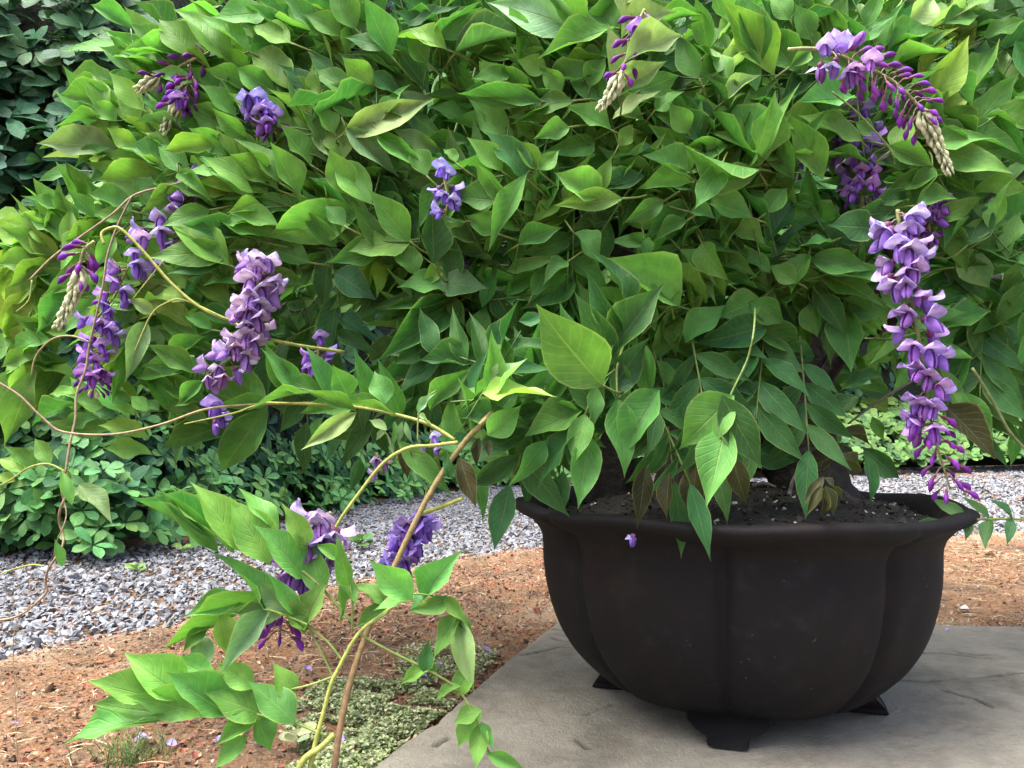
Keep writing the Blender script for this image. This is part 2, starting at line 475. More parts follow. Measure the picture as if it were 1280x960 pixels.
cracks = [[(1030, 812), (1085, 818), (1130, 826)], [(1110, 826), (1150, 814), (1190, 816), (1240, 824)],
          [(1095, 850), (1160, 851), (1215, 846), (1262, 842), (1330, 840)], [(1180, 862), (1215, 872), (1240, 884)], [(1200, 815), (1222, 818), (1245, 818)],
          [(690, 797), (722, 804), (750, 806)], [(628, 820), (660, 818), (700, 808), (738, 812)], [(735, 893), (752, 886), (768, 880)], [(720, 925), (735, 935)],
          [(525, 910), (545, 905), (550, 893)], [(543, 932), (560, 922)], [(660, 784), (720, 789)], [(1140, 800), (1160, 799)]]
wx = SX + 0.006 * (fbm(SX * 40, SY * 40, 61) - 0.5); wy = SY + 0.010 * (fbm(SX * 40, SY * 40, 71) - 0.5)
for cr in cracks:
    pl = [tuple(G(x, y, SLAB))[:2] for x, y in cr]
    d = seg_dist(wx, wy, pl)
    wv = 0.0012 + 0.0024 * fbm(SX * 35, SY * 35, 81)
    e = np.exp(-(d / wv) ** 2) * np.clip(fbm(SX * 22, SY * 22, 83) * 3.2 - .5, 0, 1)
    SZ = SZ - 0.0045 * e; dark = np.minimum(dark, 1 - 0.88 * e)
rnd = np.clip(ed / 0.012, 0, 1); SZ = SZ - 0.008 * (1 - np.sqrt(1 - (1 - rnd) ** 2))
top = np.stack([SX, SY, SZ], -1).reshape(-1, 3)
mb = MB()
mb.add(top, [grid_faces(NU, NV)[:, ::-1]], np.repeat(dark.reshape(-1, 1), 3, 1))
ring = np.concatenate([np.arange(NU) * NV, (NU - 1) * NV + np.arange(1, NV), np.arange(NU - 2, -1, -1) * NV + NV - 1, np.arange(NV - 2, 0, -1)])
rt = top[ring]; rb = rt.copy(); rb[:, 2] = -0.035
rb[:, :2] += 0.004 * (rng.random((len(rb), 2)) - 0.5); k = len(ring)
mb.add(np.concatenate([rt, rb]), [np.stack([np.arange(k), (np.arange(k) + 1) % k, (np.arange(k) + 1) % k + k, np.arange(k) + k], 1)], (0.8, 0.78, 0.72))
slab = mb.build('stone_slab', M_SLAB)
tag(slab, 'flat grey-tan flagstone slab with fine cracks under the dark pot', 'stone slab')

# ------------------------------------------------------------------ pot
PC = np.array([0.250, 0.950]); PS = 0.943; PHI0 = R(-107); NLOBE = 8
def lobe(phi):
    d = ((phi - PHI0) * NLOBE / (2 * math.pi)); d = (d - np.round(d))           # -.5 .. .5, 0 = groove
    return d
PROF = [(0.024, 0.060), (0.0235, 0.140), (0.0255, 0.152), (0.033, 0.1625), (0.045, 0.176), (0.060, 0.190), (0.080, 0.2035), (0.100, 0.2125), (0.120, 0.2185), (0.140, 0.2225), (0.160, 0.2245),
        (0.174, 0.2250), (0.184, 0.2262), (0.1925, 0.2300), (0.1995, 0.2370), (0.2045, 0.2460), (0.2080, 0.2530), (0.2110, 0.2585), (0.2150, 0.2612), (0.2190, 0.2608), (0.2218, 0.2575), (0.2225, 0.2515), (0.2215, 0.2460),
        (0.2185, 0.2380), (0.2125, 0.2300), (0.2020, 0.2230), (0.1850, 0.2180), (0.1700, 0.2150)]
NP = 288
phis = np.linspace(-math.pi, math.pi, NP, endpoint=False)
def pot_rows(prof):
    rows = []
    d = lobe(phis)
    for z, r in prof:
        r = r * PS
        gk = np.interp(z, [0.02, 0.03, 0.06, 0.17, 0.19, 0.205, 0.22, 0.3], [0.3, 0.7, 1, 1, 0.8, 0.50, 0.42, 0.42])
        groove = np.exp(-(np.abs(d) / 0.034) ** 1.2) * 0.052 * gk
        bulge = (np.cos(d * 2 * math.pi) * -0.5 + 0.5) * 0.030 * gk
        rr = r * (1 - 0.012 * gk) - r * groove + r * bulge
        zz = z + (0.0020 * np.cos(d * 2 * math.pi) * -1 if z > 0.2 else 0) + 0.0016 * (vnoise(phis * 4, phis * 0 + z * 20, 3) - 0.5)
        rr = rr * (1 + 0.004 * (vnoise(phis * 2.2 + 9, phis * 0 + z * 9, 8) - 0.5))
        rows.append(np.stack([PC[0] + rr * np.cos(phis), PC[1] + rr * np.sin(phis), SLAB + zz + 0 * phis], -1))
    return np.array(rows)
pot = empty('bonsai_pot', (PC[0], PC[1], SLAB))
def childloc(o, base): o.location = (-base[0], -base[1], -base[2]); return o
def split_prof(lo, hi):
    pr, _ = smooth_pts([(z, r, 0) for z, r in PROF[lo:hi]], [1] * (hi - lo), 3)
    rows = pot_rows([(p[0], p[1]) for p in pr]); m_ = MB()
    m_.add(rows.reshape(-1, 3), [grid_faces(len(rows), NP, True)])
    return m_
b_ = split_prof(0, 13)
body = b_.build('body', M_POT, pot); childloc(body, (PC[0], PC[1], SLAB))
rim = split_prof(12, len(PROF)).build('rim', M_POT, pot); childloc(rim, (PC[0], PC[1], SLAB))
def foot_mesh():
    """bracket foot: cloud-shaped outline swept through its thickness, flared at the bottom"""
    half = [(0.000, 0.000), (0.016, 0.000), (0.0215, 0.0015), (0.0225, 0.005), (0.0215, 0.009), (0.026, 0.0125), (0.034, 0.0165), (0.041, 0.021), (0.046, 0.026), (0.046, 0.034)]
    prof = [(-x, z) for x, z in half[::-1]] + half[1:]
    n = len(prof); lay = []
    for k, (o, sc, zo) in enumerate([(-0.030, 0.80, 0), (-0.018, 0.96, 0), (0.000, 1.0, 0), (0.008, 0.985, 0.0), (0.011, 0.93, 0.001)]):
        for x, z in prof:
            flare = 0.006 * max(0, (0.012 - z) / 0.012)
            lay.append((x * sc, o + (flare if o > -0.01 else 0) - (0.012 * max(0, (z - 0.014) / 0.02) if o > -0.01 else 0), z + (zo if z < 0.01 else 0)))
    m_ = MB(); m_.add(np.array(lay), [grid_faces(5, n), np.arange(n)[None, :], (np.arange(n) + 4 * n)[None, ::-1]])
    me = m_.mesh('foot', True); me.materials.append(M_POT); return me
fm = foot_mesh()
for k in range(4):
    a = PHI0 + k * math.pi / 2
    f_ = link(bpy.data.objects.new('foot', fm), pot)
    f_.location = (0.1425 * math.cos(a), 0.1425 * math.sin(a), 0.0005)
    f_.rotation_euler = (0, 0, a - math.pi / 2); f_.scale = (0.88, 1.0, 0.80)
tag(pot, 'dark brown-black eight-lobed clay bonsai pot with a flared rim and bracket feet', 'plant pot')

# potting soil, mounded, with grit
nr, na = 46, 120
rr_ = np.linspace(0.0, 0.212, nr); aa = np.linspace(0, 2 * math.pi, na, endpoint=False)
RR, AA = np.meshgrid(rr_, aa, indexing='ij')
XX = PC[0] + RR * np.cos(AA); YY = PC[1] + RR * np.sin(AA)
def psoil_z(X, Y):
    r = np.hypot(X - PC[0], Y - PC[1])
    return SLAB + 0.236 - 0.030 * (r / 0.210) ** 2.5 + 0.010 * (fbm(X * 28, Y * 28, 6) - 0.45) + 0.006 * (fbm(X * 80, Y * 80, 7) - 0.45)
mb = MB(); mb.add(np.stack([XX, YY, psoil_z(XX, YY)], -1).reshape(-1, 3), [grid_faces(nr, na, True)])
CHIPS = stone_templates(6, 9)
n = 2600; rr2 = 0.207 * np.sqrt(rng.random(n)); a2 = rng.uniform(0, 2 * math.pi, n)
xy = np.stack([PC[0] + rr2 * np.cos(a2), PC[1] + rr2 * np.sin(a2)], 1)
psoil = mb.build('potting_soil', M_PSOIL)
tag(psoil, 'dark gritty potting soil filling the bonsai pot', 'soil', kind='stuff')
mb = MB(); cc = np.array([[0.014, 0.011, 0.008], [0.03, 0.024, 0.017], [0.008, 0.007, 0.006], [0.36, 0.35, 0.32], [0.02, 0.03, 0.011]])[rng.choice(5, n, p=[.40, .25, .20, .06, .09])]
scatter(mb, CHIPS, xy, psoil_z(xy[:, 0], xy[:, 1]), 0.0024 * rng.lognormal(0, 0.35, n), cc, 0.6, 0.35)
o = mb.build('grit', M_DEBRIS, psoil, smooth=False); tag(o, kind='stuff')

# ------------------------------------------------------------------ leaf templates
UROWS = np.array([0, .04, .11, .2, .31, .43, .55, .67, .78, .87, .94, 1.0])
WOVAL = np.array([.025, .17, .46, .75, .95, 1.0, .90, .68, .41, .19, .065, 0.0])
WROUND = np.array([.05, .16, .30, .48, .68, .86, .98, 1.0, .93, .74, .46, 0.0])
VCOLS = np.array([-1, -.55, 0, .55, 1.0])
def leaf_template(seed, wid=WOVAL, fold=0.35, curl=0.18, wave=0.035, twist=0.0, rows=UROWS, cols=VCOLS, skew=0.06):
    r = np.random.default_rng(seed)
    U, V = np.meshgrid(rows, cols, indexing='ij')
    w = np.interp(rows, UROWS, wid)[:, None]
    asym = 1 + skew * np.sign(V)
    x = 0.5 * V * w * asym
    y = U.copy()
    ph1, ph2 = r.uniform(0, 6.28, 2); fr = r.uniform(7, 12)
    x = x + 0.05 * np.sin(U * math.pi * r.uniform(0.8, 1.6) + ph1) * U * r.uniform(-1, 1)
    z = fold * 0.5 * np.abs(V) ** 1.4 * w * 0.5 - curl * (U ** 2) + 0.25 * curl * U
    z = z + wave * np.abs(V) ** 2 * w * np.where(V > 0, np.sin(fr * U + ph1), np.sin(fr * U * 1.1 + ph2))
    a = twist * U; x2 = x * np.cos(a) - z * np.sin(a) * 0.4; z2 = z + x * np.sin(a)
    v = np.stack([x2, y, z2], -1).reshape(-1, 3)
    uv = np.stack([V * 0.5 + 0.5, U], -1).reshape(-1, 2)
    return v, grid_faces(len(rows), len(cols)), uv
LT = [leaf_template(i, fold=f, curl=c, wave=w, twist=t) for i, (f, c, w, t) in enumerate(
    [(.55, .12, .07, .15), (.80, .25, .09, -.35), (.40, .05, .055, .0), (1.0, .18, .09, .45), (.60, .34, .08, .25), (.35, .14, .10, -.35), (1.3, .22, .07, .1), (.70, -.10, .07, .35), (.50, .20, .11, .55), (1.0, .45, .08, -.55)])]
LROW = np.array([0, .10, .25, .43, .62, .80, .93, 1.0]); LCOL = np.array([-1, 0, 1.0])
LTL = [leaf_template(40 + i, fold=f, curl=c, wave=w, twist=t, rows=LROW, cols=LCOL) for i, (f, c, w, t) in enumerate(
    [(.35, .12, .03, .1), (.5, .24, .04, -.2), (.25, .3, .04, .2), (.6, .16, .05, .0), (.35, .02, .04, .3)])]
HT = [leaf_template(80 + i, wid=WROUND, fold=f, curl=c, wave=w, twist=t, rows=LROW, cols=VCOLS, skew=.03) for i, (f, c, w, t) in enumerate(
    [(.2, .14, .02, .1), (.3, .22, .03, -.1), (.1, .30, .02, .1), (.35, .08, .03, .0)])]
HROW = np.array([0, .22, .45, .66, .86, 1.0])
HTL = [leaf_template(80 + i, wid=WROUND, fold=f, curl=c, wave=w, twist=t, rows=HROW, cols=LCOL, skew=.03) for i, (f, c, w, t) in enumerate(
    [(.2, .14, .02, .1), (.3, .22, .03, -.1), (.1, .30, .02, .1), (.35, .08, .03, .0)])]
def mesh_of(t, name, mat):
    m_ = MB(); m_.add(t[0], [t[1]], (1, 1, 1), t[2]); me = m_.mesh(name); me.materials.append(mat); return me
LME = [mesh_of(t, 'leaf', M_LEAF) for t in LT]
HME = [mesh_of(t, 'leaf', M_HLEAF) for t in HT]

def frame(base, tip, nrm, width):
    """matrix columns for a leaf: x width, y length, z normal"""
    y = tip - base; L = y.length; yn = y / L
    z = nrm - yn * nrm.dot(yn)
    if z.length < 1e-4: z = yn.orthogonal()
    z.normalize(); x = yn.cross(z)
    return Matrix(((x.x * width, y.x, z.x * L, base.x), (x.y * width, y.y, z.y * L, base.y), (x.z * width, y.z, z.z * L, base.z), (0, 0, 0, 1)))
def add_leaf(mb, t, M, col):
    A = np.array(M)
    v = t[0] @ A[:3, :3].T + A[:3, 3]
    mb.add(v, [t[1]], col, t[2])
def rv(s=1.0): return Vector((random.gauss(0, s), random.gauss(0, s), random.gauss(0, s)))
UP = Vector((0, 0, 1))

# ------------------------------------------------------------------ wisteria: traced leaves
MID = (0.080, 0.228, 0.052); YEL = (0.180, 0.330, 0.072); PALE = (0.215, 0.360, 0.165); DRK = (0.040, 0.135, 0.040); LIM = (0.126, 0.300, 0.062); BRN_SHADE = (0.042, 0.046, 0.020); BLU = (0.055, 0.150, 0.062)  # the bronze brown is darkened to carry the shade over the pot soil
def zf(px, py):
    z = 0.70 + 0.17 * ((px - 760) / 760.0) ** 2 + 0.02 * max(0, (260 - py) / 260.0)
    if px > 250: z += 0.07 * min(1, max(0, (py - 260) / 160.0))
    if py > 500 and px > 620: z = min(z, 0.665)
    return z
HERO = []      # (bx,by,tx,ty,w,depth,col)
def region(ox, oy, s, rows, depth=None, col=None, add=0.0):
    for r in rows:
        bx, by, tx, ty, w = [float(q) for q in r[:5]]
        c = col; dd = depth
        for q in r[5:]:
            if isinstance(q, tuple): c = q
            else: dd = q
        bx, tx = ox + bx * s, ox + tx * s; by, ty = oy + by * s, oy + ty * s
        bx -= .16 * (tx - bx); by -= .16 * (ty - by)          # the stalk end sits under the leaf behind
        if dd is None:
            dd_ = zf((bx + tx) / 2, (by + ty) / 2) + add
        else: dd_ = dd
        HERO.append((bx, by, tx, ty, w * s, dd_, c))
S3 = 430 / 1280.0
region(0, 0, S3, [(700, 190, 585, 52, 130), (600, 200, 480, 70, 110), (590, 230, 395, 180, 100), (480, 170, 370, 105, 70), (640, 200, 470, 155, 90), (830, 200, 640, -20, 140), (900, 170, 720, 25, 120),
    (970, 50, 790, 60, 130, LIM), (1060, 150, 930, 88, 110, LIM), (410, 385, 208, 340, 130), (400, 400, 328, 258, 90), (515, 390, 403, 262, 95), (420, 440, 335, 368, 80), (400, 452, 200, 412, 90), (600, 605, 440, 520, 95),
    (680, 640, 580, 518, 70), (500, 560, 398, 465, 70), (620, 560, 525, 468, 80), (660, 480, 510, 420, 120, BLU), (840, 560, 690, 470, 110), (970, 722, 738, 574, 145), (1010, 690, 855, 580, 120),
    (1100, 700, 1000, 530, 115), (1020, 655, 880, 478, 115), (1010, 335, 862, 240, 95), (1060, 310, 920, 140, 110), (1130, 425, 1060, 195, 105, BLU), (1190, 330, 1150, 228, 75), (1140, 595, 1040, 468, 120),
    (1192, 520, 1130, 400, 75), (1232, 480, 1165, 370, 85), (1280, 700, 1225, 548, 120), (1272, 570, 1230, 418, 120), (1295, 800, 968, 888, 150, LIM), (1120, 965, 908, 884, 115), (1000, 865, 790, 800, 90), (1012, 832, 855, 784, 80),
    (820, 960, 605, 780, 150), (1300, 340, 1150, 250, 90), (1250, 120, 1130, 40, 110), (1180, 110, 1060, -30, 110), (1310, 90, 1220, -40, 110), (1000, 470, 870, 370, 90), (700, 300, 560, 260, 90), (860, 420, 740, 300, 100), (900, 500, 780, 400, 100)])
region(0, 160, .25, [(530, 102, 170, 40, 135, PALE), (522, 110, 345, 186, 95), (792, 250, 455, 258, 170, LIM), (900, 236, 745, 330, 75), (912, 240, 1050, 348, 75), (640, 385, 520, 328, 100, YEL), (632, 402, 430, 308, 115, LIM),
    (830, 222, 590, 58, 130), (912, 222, 780, 55, 90), (1295, 300, 1000, 130, 170), (1330, 240, 1145, 130, 150), (270, 640, 110, 470, 140, YEL), (300, 540, 152, 258, 110, LIM), (342, 430, 275, 250, 75), (348, 580, 350, 385, 120, YEL),
    (300, 430, 210, 268, 80), (262, 640, 0, 504, 120, LIM), (262, 566, 80, 408, 115, LIM), (250, 525, 20, 440, 100, YEL), (322, 560, 130, 398, 135, LIM), (452, 430, 338, 308, 105), (130, 605, -25, 560, 85, YEL), (205, 660, 68, 684, 75, YEL),
    (208, 690, -20, 655, 120, LIM), (158, 790, -12, 880, 150, YEL), (150, 845, 10, 1110, 120, YEL), (702, 765, 500, 725, 130, LIM), (662, 870, 460, 880, 110), (822, 862, 700, 830, 95, YEL), (905, 855, 800, 788, 85, YEL), (760, 922, 640, 850, 70, PALE),
    (1105, 620, 720, 640, 130), (1085, 660, 830, 720, 130, DRK), (1295, 680, 1005, 775, 130), (1295, 745, 1130, 770, 80, LIM), (1015, 420, 800, 485, 130), (1285, 480, 1070, 440, 100), (1295, 402, 1130, 412, 75, LIM), (1205, 600, 1020, 560, 75, LIM), (1175, 530, 905, 486, 95), (1290, 560, 1150, 500, 90), (370, 765, 210, 838, 60), (480, 640, 330, 690, 80), (560, 560, 470, 700, 100)])
region(0, 360, .25, [(222, 266, 10, 302, 82, LIM), (172, 330, -22, 385, 115, LIM), (152, 400, 35, 545, 85, YEL), (160, 460, 0, 785, 105, YEL), (142, 62, 8, 292, 95, YEL), (262, 190, 163, 78, 85), (322, 230, 220, 215, 50), (460, 75, 310, 225, 100),
    (632, 180, 408, 232, 115, PALE), (612, 258, 420, 352, 110, LIM), (602, 280, 480, 412, 85, YEL), (702, 205, 583, 312, 62, PALE), (718, 208, 630, 466, 95, PALE), (622, 330, 553, 592, 62, LIM), (762, 118, 650, 176, 45, YEL), (692, 70, 470, 80, 105),
    (372, 590, 130, 612, 110), (372, 540, 235, 505, 62), (392, 522, 353, 436, 42), (472, 655, 300, 684, 50), (722, 606, 650, 530, 85), (785, 606, 730, 560, 80), (560, 650, 470, 610, 80, DRK), (660, 620, 560, 580, 80), (640, 560, 540, 520, 70), (952, 412, 738, 288, 85),
    (932, 402, 700, 370, 65), (882, 422, 640, 442, 85), (925, 372, 858, 308, 55), (1012, 422, 955, 342, 65), (1062, 385, 1060, 258, 85), (1135, 190, 908, 248, 85), (1042, 200, 915, 130, 80), (1222, 575, 903, 453, 165), (1292, 582, 1088, 363, 155),
    (1242, 640, 775, 802, 150), (1300, 640, 1068, 965, 165), (1335, 582, 1060, 600, 55), (162, 886, 28, 784, 75, LIM), (237, 872, 168, 738, 70, LIM), (108, 906, -30, 840, 85, YEL), (62, 962, -20, 930, 60, YEL), (342, 962, 300, 888, 45, LIM), (960, 560, 870, 588, 60), (1000, 480, 880, 590, 70)])
region(60, 580, .28125, [(782, 352, 512, 72, 165), (832, 345, 652, 62, 175), (962, 402, 808, 138, 160), (722, 352, 494, 104, 90), (702, 342, 372, 104, 60), (1002, 262, 848, 92, 85), (1107, 474, 942, 258, 175), (1132, 352, 1063, 178, 85), (1202, 548, 1170, 342, 150),
    (952, 622, 800, 372, 115), (1290, 420, 1185, 350, 55), (1092, 650, 982, 478, 75), (1047, 642, 932, 518, 105, PALE), (838, 608, 594, 672, 85, LIM), (962, 600, 538, 825, 60, LIM), (962, 662, 790, 660, 52, PALE), (968, 672, 765, 945, 80, PALE), (772, 690, 812, 862, 95, YEL), (682, 778, 702, 938, 95, PALE), (702, 730, 588, 842, 52, LIM),
    (1150, 722, 1192, 508, 95, YEL), (1147, 722, 1038, 650, 85, LIM), (1040, 652, 945, 724, 42, PALE), (100, 160, 55, 10, 50, LIM), (160, 115, 295, 255, 95, PALE), (60, 440, 30, 330, 40, LIM)], depth=0.625)
region(0, 620, .5, [(388, 560, 138, 592, 112), (372, 502, 218, 455, 72), (442, 492, 312, 388, 95), (424, 546, 233, 530, 62), (547, 532, 424, 440, 95), (502, 542, 322, 490, 62), (522, 452, 434, 395, 52), (642, 542, 513, 485, 82), (622, 472, 540, 415, 62), (722, 552, 622, 455, 92), (722, 500, 685, 413, 72),
    (632, 556, 535, 622, 56, LIM), (642, 556, 687, 638, 52, LIM), (607, 610, 533, 685, 52, LIM)], depth=0.60)
region(340, 680, .2917, [(576, 216, 428, 72, 112), (462, 242, 350, 158, 92), (577, 220, 430, 282, 52, LIM), (492, 276, 343, 348, 62, LIM), (672, 212, 757, 28, 105), (667, 210, 583, 292, 62), (737, 240, 588, 297, 62), (747, 240, 857, 357, 62, LIM), (787, 320, 678, 494, 85, LIM), (797, 320, 867, 408, 52), (807, 360, 862, 640, 92, PALE),
    (652, 528, 678, 402, 65), (672, 522, 538, 597, 52), (688, 555, 682, 488, 50), (802, 628, 872, 478, 92), (792, 616, 683, 664, 55), (882, 722, 768, 767, 82, LIM), (882, 745, 772, 874, 85, LIM), (896, 790, 868, 970, 92, LIM), (902, 780, 947, 892, 60), (942, 910, 1090, 965, 55, LIM), (322, 152, 275, -25, 62), (342, 160, 362, 268, 40), (285, 168, 320, 345, 52, LIM)], depth=0.61)
region(380, 470, .2344, [(540, 386, 802, 645, 105), (772, 522, 760, 393, 52), (842, 470, 917, 708, 92, BRN_SHADE), (932, 350, 912, 490, 60, BRN_SHADE), (988, 350, 985, 432, 42, BRN_SHADE), (530, 400, 557, 545, 72, BRN_SHADE), (442, 192, 128, 95, 62), (242, 172, -5, 80, 62), (425, 125, 378, -35, 135), (225, 95, 150, -65, 125), (240, 220, -20, 395, 95, PALE), (430, 280, 342, 225, 55, PALE), (430, 290, 380, 345, 40, PALE), (520, 260, 500, 370, 32, PALE), (545, 260, 575, 360, 32, PALE), (480, 260, 470, 390, 34, LIM), (620, 180, 700, 80, 60, PALE), (615, 210, 695, 265, 40, PALE), (850, 440, 790, 510, 55), (610, 450, 560, 470, 30)], depth=0.66)
region(420, 310, S3, [(957, 472, 743, 218, 225, LIM, .640), (962, 422, 858, 128, 85, None), (952, 302, 903, 112, 65), (967, 412, 1002, 203, 72, LIM), (982, 372, 1067, 265, 62, LIM), (1237, 192, 983, 18, 155, LIM), (1242, 182, 1215, -15, 95), (1285, 225, 1153, 474, 85, LIM), (422, 226, 163, 408, 125), (412, 192, 143, 272, 95), (402, 172, 108, 228, 72),
    (402, 150, 242, 110, 140), (392, 62, 318, 152, 55, LIM), (400, 130, 565, 146, 115, BLU), (427, 192, 482, 292, 62), (387, 392, 218, 545, 92), (15, 105, 142, 172, 115, BLU), (172, 572, 78, 448, 105), (582, 562, 572, 298, 70, LIM, .655), (642, 442, 588, 298, 85, LIM, .655), (602, 540, 692, 398, 125, PALE, .65), (582, 540, 812, 525, 95, YEL, .635), (582, 682, 690, 588, 95, LIM, .65), (600, 620, 735, 430, 80, MID, .66),
    (942, 522, 715, 602, 112), (892, 612, 698, 712, 112), (962, 532, 960, 668, 72), (922, 642, 880, 806, 92), (872, 702, 730, 895, 115), (762, 740, 648, 895, 112), (942, 740, 895, 975, 142), (1182, 562, 1045, 775, 155), (1052, 600, 1085, 856, 150), (1042, 470, 800, 452, 115), (1202, 442, 1275, 592, 105), (1010, 530, 1180, 470, 110), (290, 80, 210, -30, 120), (150, 20, -30, 60, 110), (520, 330, 560, 210, 90), (600, 180, 680, 330, 90), (740, 160, 800, 60, 80), (850, 60, 770, 110, 80), (480, 420, 380, 520, 120), (300, 390, 220, 430, 90)])
region(850, 310, S3, [(217, 422, 18, 574, 155), (172, 576, -4, 745, 160), (177, 586, 307, 828, 145), (162, 700, 95, 958, 148), (267, 412, 180, 545, 62), (190, 522, 287, 545, 72, LIM), (287, 300, 62, 358, 135), (287, 292, 474, 392, 125), (92, 0, 160, 120, 115), (20, 22, 155, 122, 100), (515, 45, 728, 72, 135), (540, 102, 768, 188, 125), (542, 82, 802, 132, 92), (530, 190, 627, 320, 95), (490, 222, 510, 335, 95), (620, 262, 640, 474, 135), (1040, 12, 1175, 172, 105, PALE), (1110, -10, 1300, 84, 115),
    (1122, 240, 938, 305, 115), (1062, 402, 960, 615, 125), (1130, 262, 1195, 508, 145), (1212, 352, 1295, 465, 115), (1180, 512, 1295, 602, 95), (1010, 610, 1190, 770, 95, BRN_SHADE), (40, 330, 160, 190, 110), (280, 200, 130, 260, 110), (280, 210, 400, 280, 100), (420, 120, 330, 60, 110), (470, 40, 400, 160, 100), (1070, 560, 1170, 720, 90), (1190, 230, 1290, 330, 110), (900, 300, 1010, 200, 90, None, .8), (860, 100, 960, 60, 90, None, .85),
    (640, 470, 488, 450, 62, LIM, 1.1), (622, 522, 478, 564, 62, LIM, 1.1), (612, 592, 538, 624, 52, LIM, 1.12), (770, 400, 660, 420, 60, YEL, 1.1), (720, 470, 650, 400, 60, LIM, 1.15), (760, 600, 680, 560, 60, YEL, 1.1), (590, 700, 530, 730, 60, YEL, 1.1), (720, 640, 760, 720, 50, LIM, 1.1),
    (432, 670, 592, 692, 85, BRN_SHADE, .80), (612, 692, 725, 722, 65, BRN_SHADE, .80), (702, 760, 832, 874, 85, DRK, .80), (592, 742, 662, 854, 85, BRN_SHADE, .80), (560, 780, 420, 850, 60, BRN_SHADE, .80), (300, 760, 440, 800, 100, DRK, .80), (650, 560, 540, 640, 60, DRK, .85), (760, 540, 640, 510, 60, DRK, .85), (730, 480, 600, 500, 60, DRK, .9),
    (525, 865, 455, 960, 36, BRN_SHADE, .72), (520, 900, 470, 1000, 34, BRN_SHADE, .70), (535, 905, 530, 1010, 30, BRN_SHADE, .70), (545, 900, 580, 1000, 34, BRN_SHADE, .70), (545, 865, 620, 935, 40, BRN_SHADE, .72), (700, 800, 720, 950, 60, DRK, .76), (650, 830, 590, 760, 60, BRN_SHADE, .76), (-40, 860, -60, 1010, 60, BRN_SHADE, .69), (-130, 840, -155, 1040, 70, BRN_SHADE, .69), (200, 800, 250, 960, 90, BRN_SHADE, .72), (60, 830, 30, 1000, 80, BRN_SHADE, .72)])
region(850, 310, S3, [])
region(850, 0, S3, [(267, 602, 88, 348, 95), (272, 592, 387, 348, 75, LIM), (272, 582, 444, 296, 75), (262, 522, 277, 296, 85), (257, 622, 8, 580, 120, LIM), (267, 642, 130, 665, 60, LIM), (322, 242, 148, 0, 115, LIM), (292, 192, 230, -45, 105), (180, 362, 297, 262, 65, PALE), (650, 165, 798, 28, 95), (800, 172, 955, 58, 95), (800, 252, 987, 112, 105, LIM), (948, 352, 1077, 128, 120, YEL), (1085, 342, 1193, 118, 95, LIM), (560, 112, 632, -20, 85), (1170, 412, 1290, 645, 145), (1010, 572, 1250, 637, 135), (950, 532, 1165, 488, 115), (800, 552, 955, 615, 85),
    (800, 542, 870, 438, 115), (622, 368, 428, 392, 95), (645, 512, 438, 420, 95), (665, 462, 742, 502, 95), (1080, 892, 1150, 748, 105), (1165, 832, 1222, 650, 75), (50, 790, 140, 805, 70), (140, 640, 60, 770, 80), (550, 900, 440, 905, 110), (700, 850, 560, 830, 110), (240, 800, 60, 720, 100), (330, 780, 400, 690, 110), (1100, 980, 1290, 900, 100), (420, 240, 500, 180, 60), (400, 60, 330, -30, 90), (480, 130, 430, 10, 90), (100, 160, 60, -20, 110), (60, 270, -20, 120, 100), (100, 300, 160, 180, 80), (700, 80, 760, -40, 100), (860, 70, 960, -20, 100, PALE), (1000, 80, 1130, 30, 110), (1150, 130, 1290, 60, 100), (1080, 30, 1200, -40, 110), (900, 760, 1040, 720, 100), (930, 640, 860, 760, 90), (280, 470, 380, 500, 60), (20, 480, -40, 380, 80, LIM), (30, 620, -20, 520, 80, LIM)])
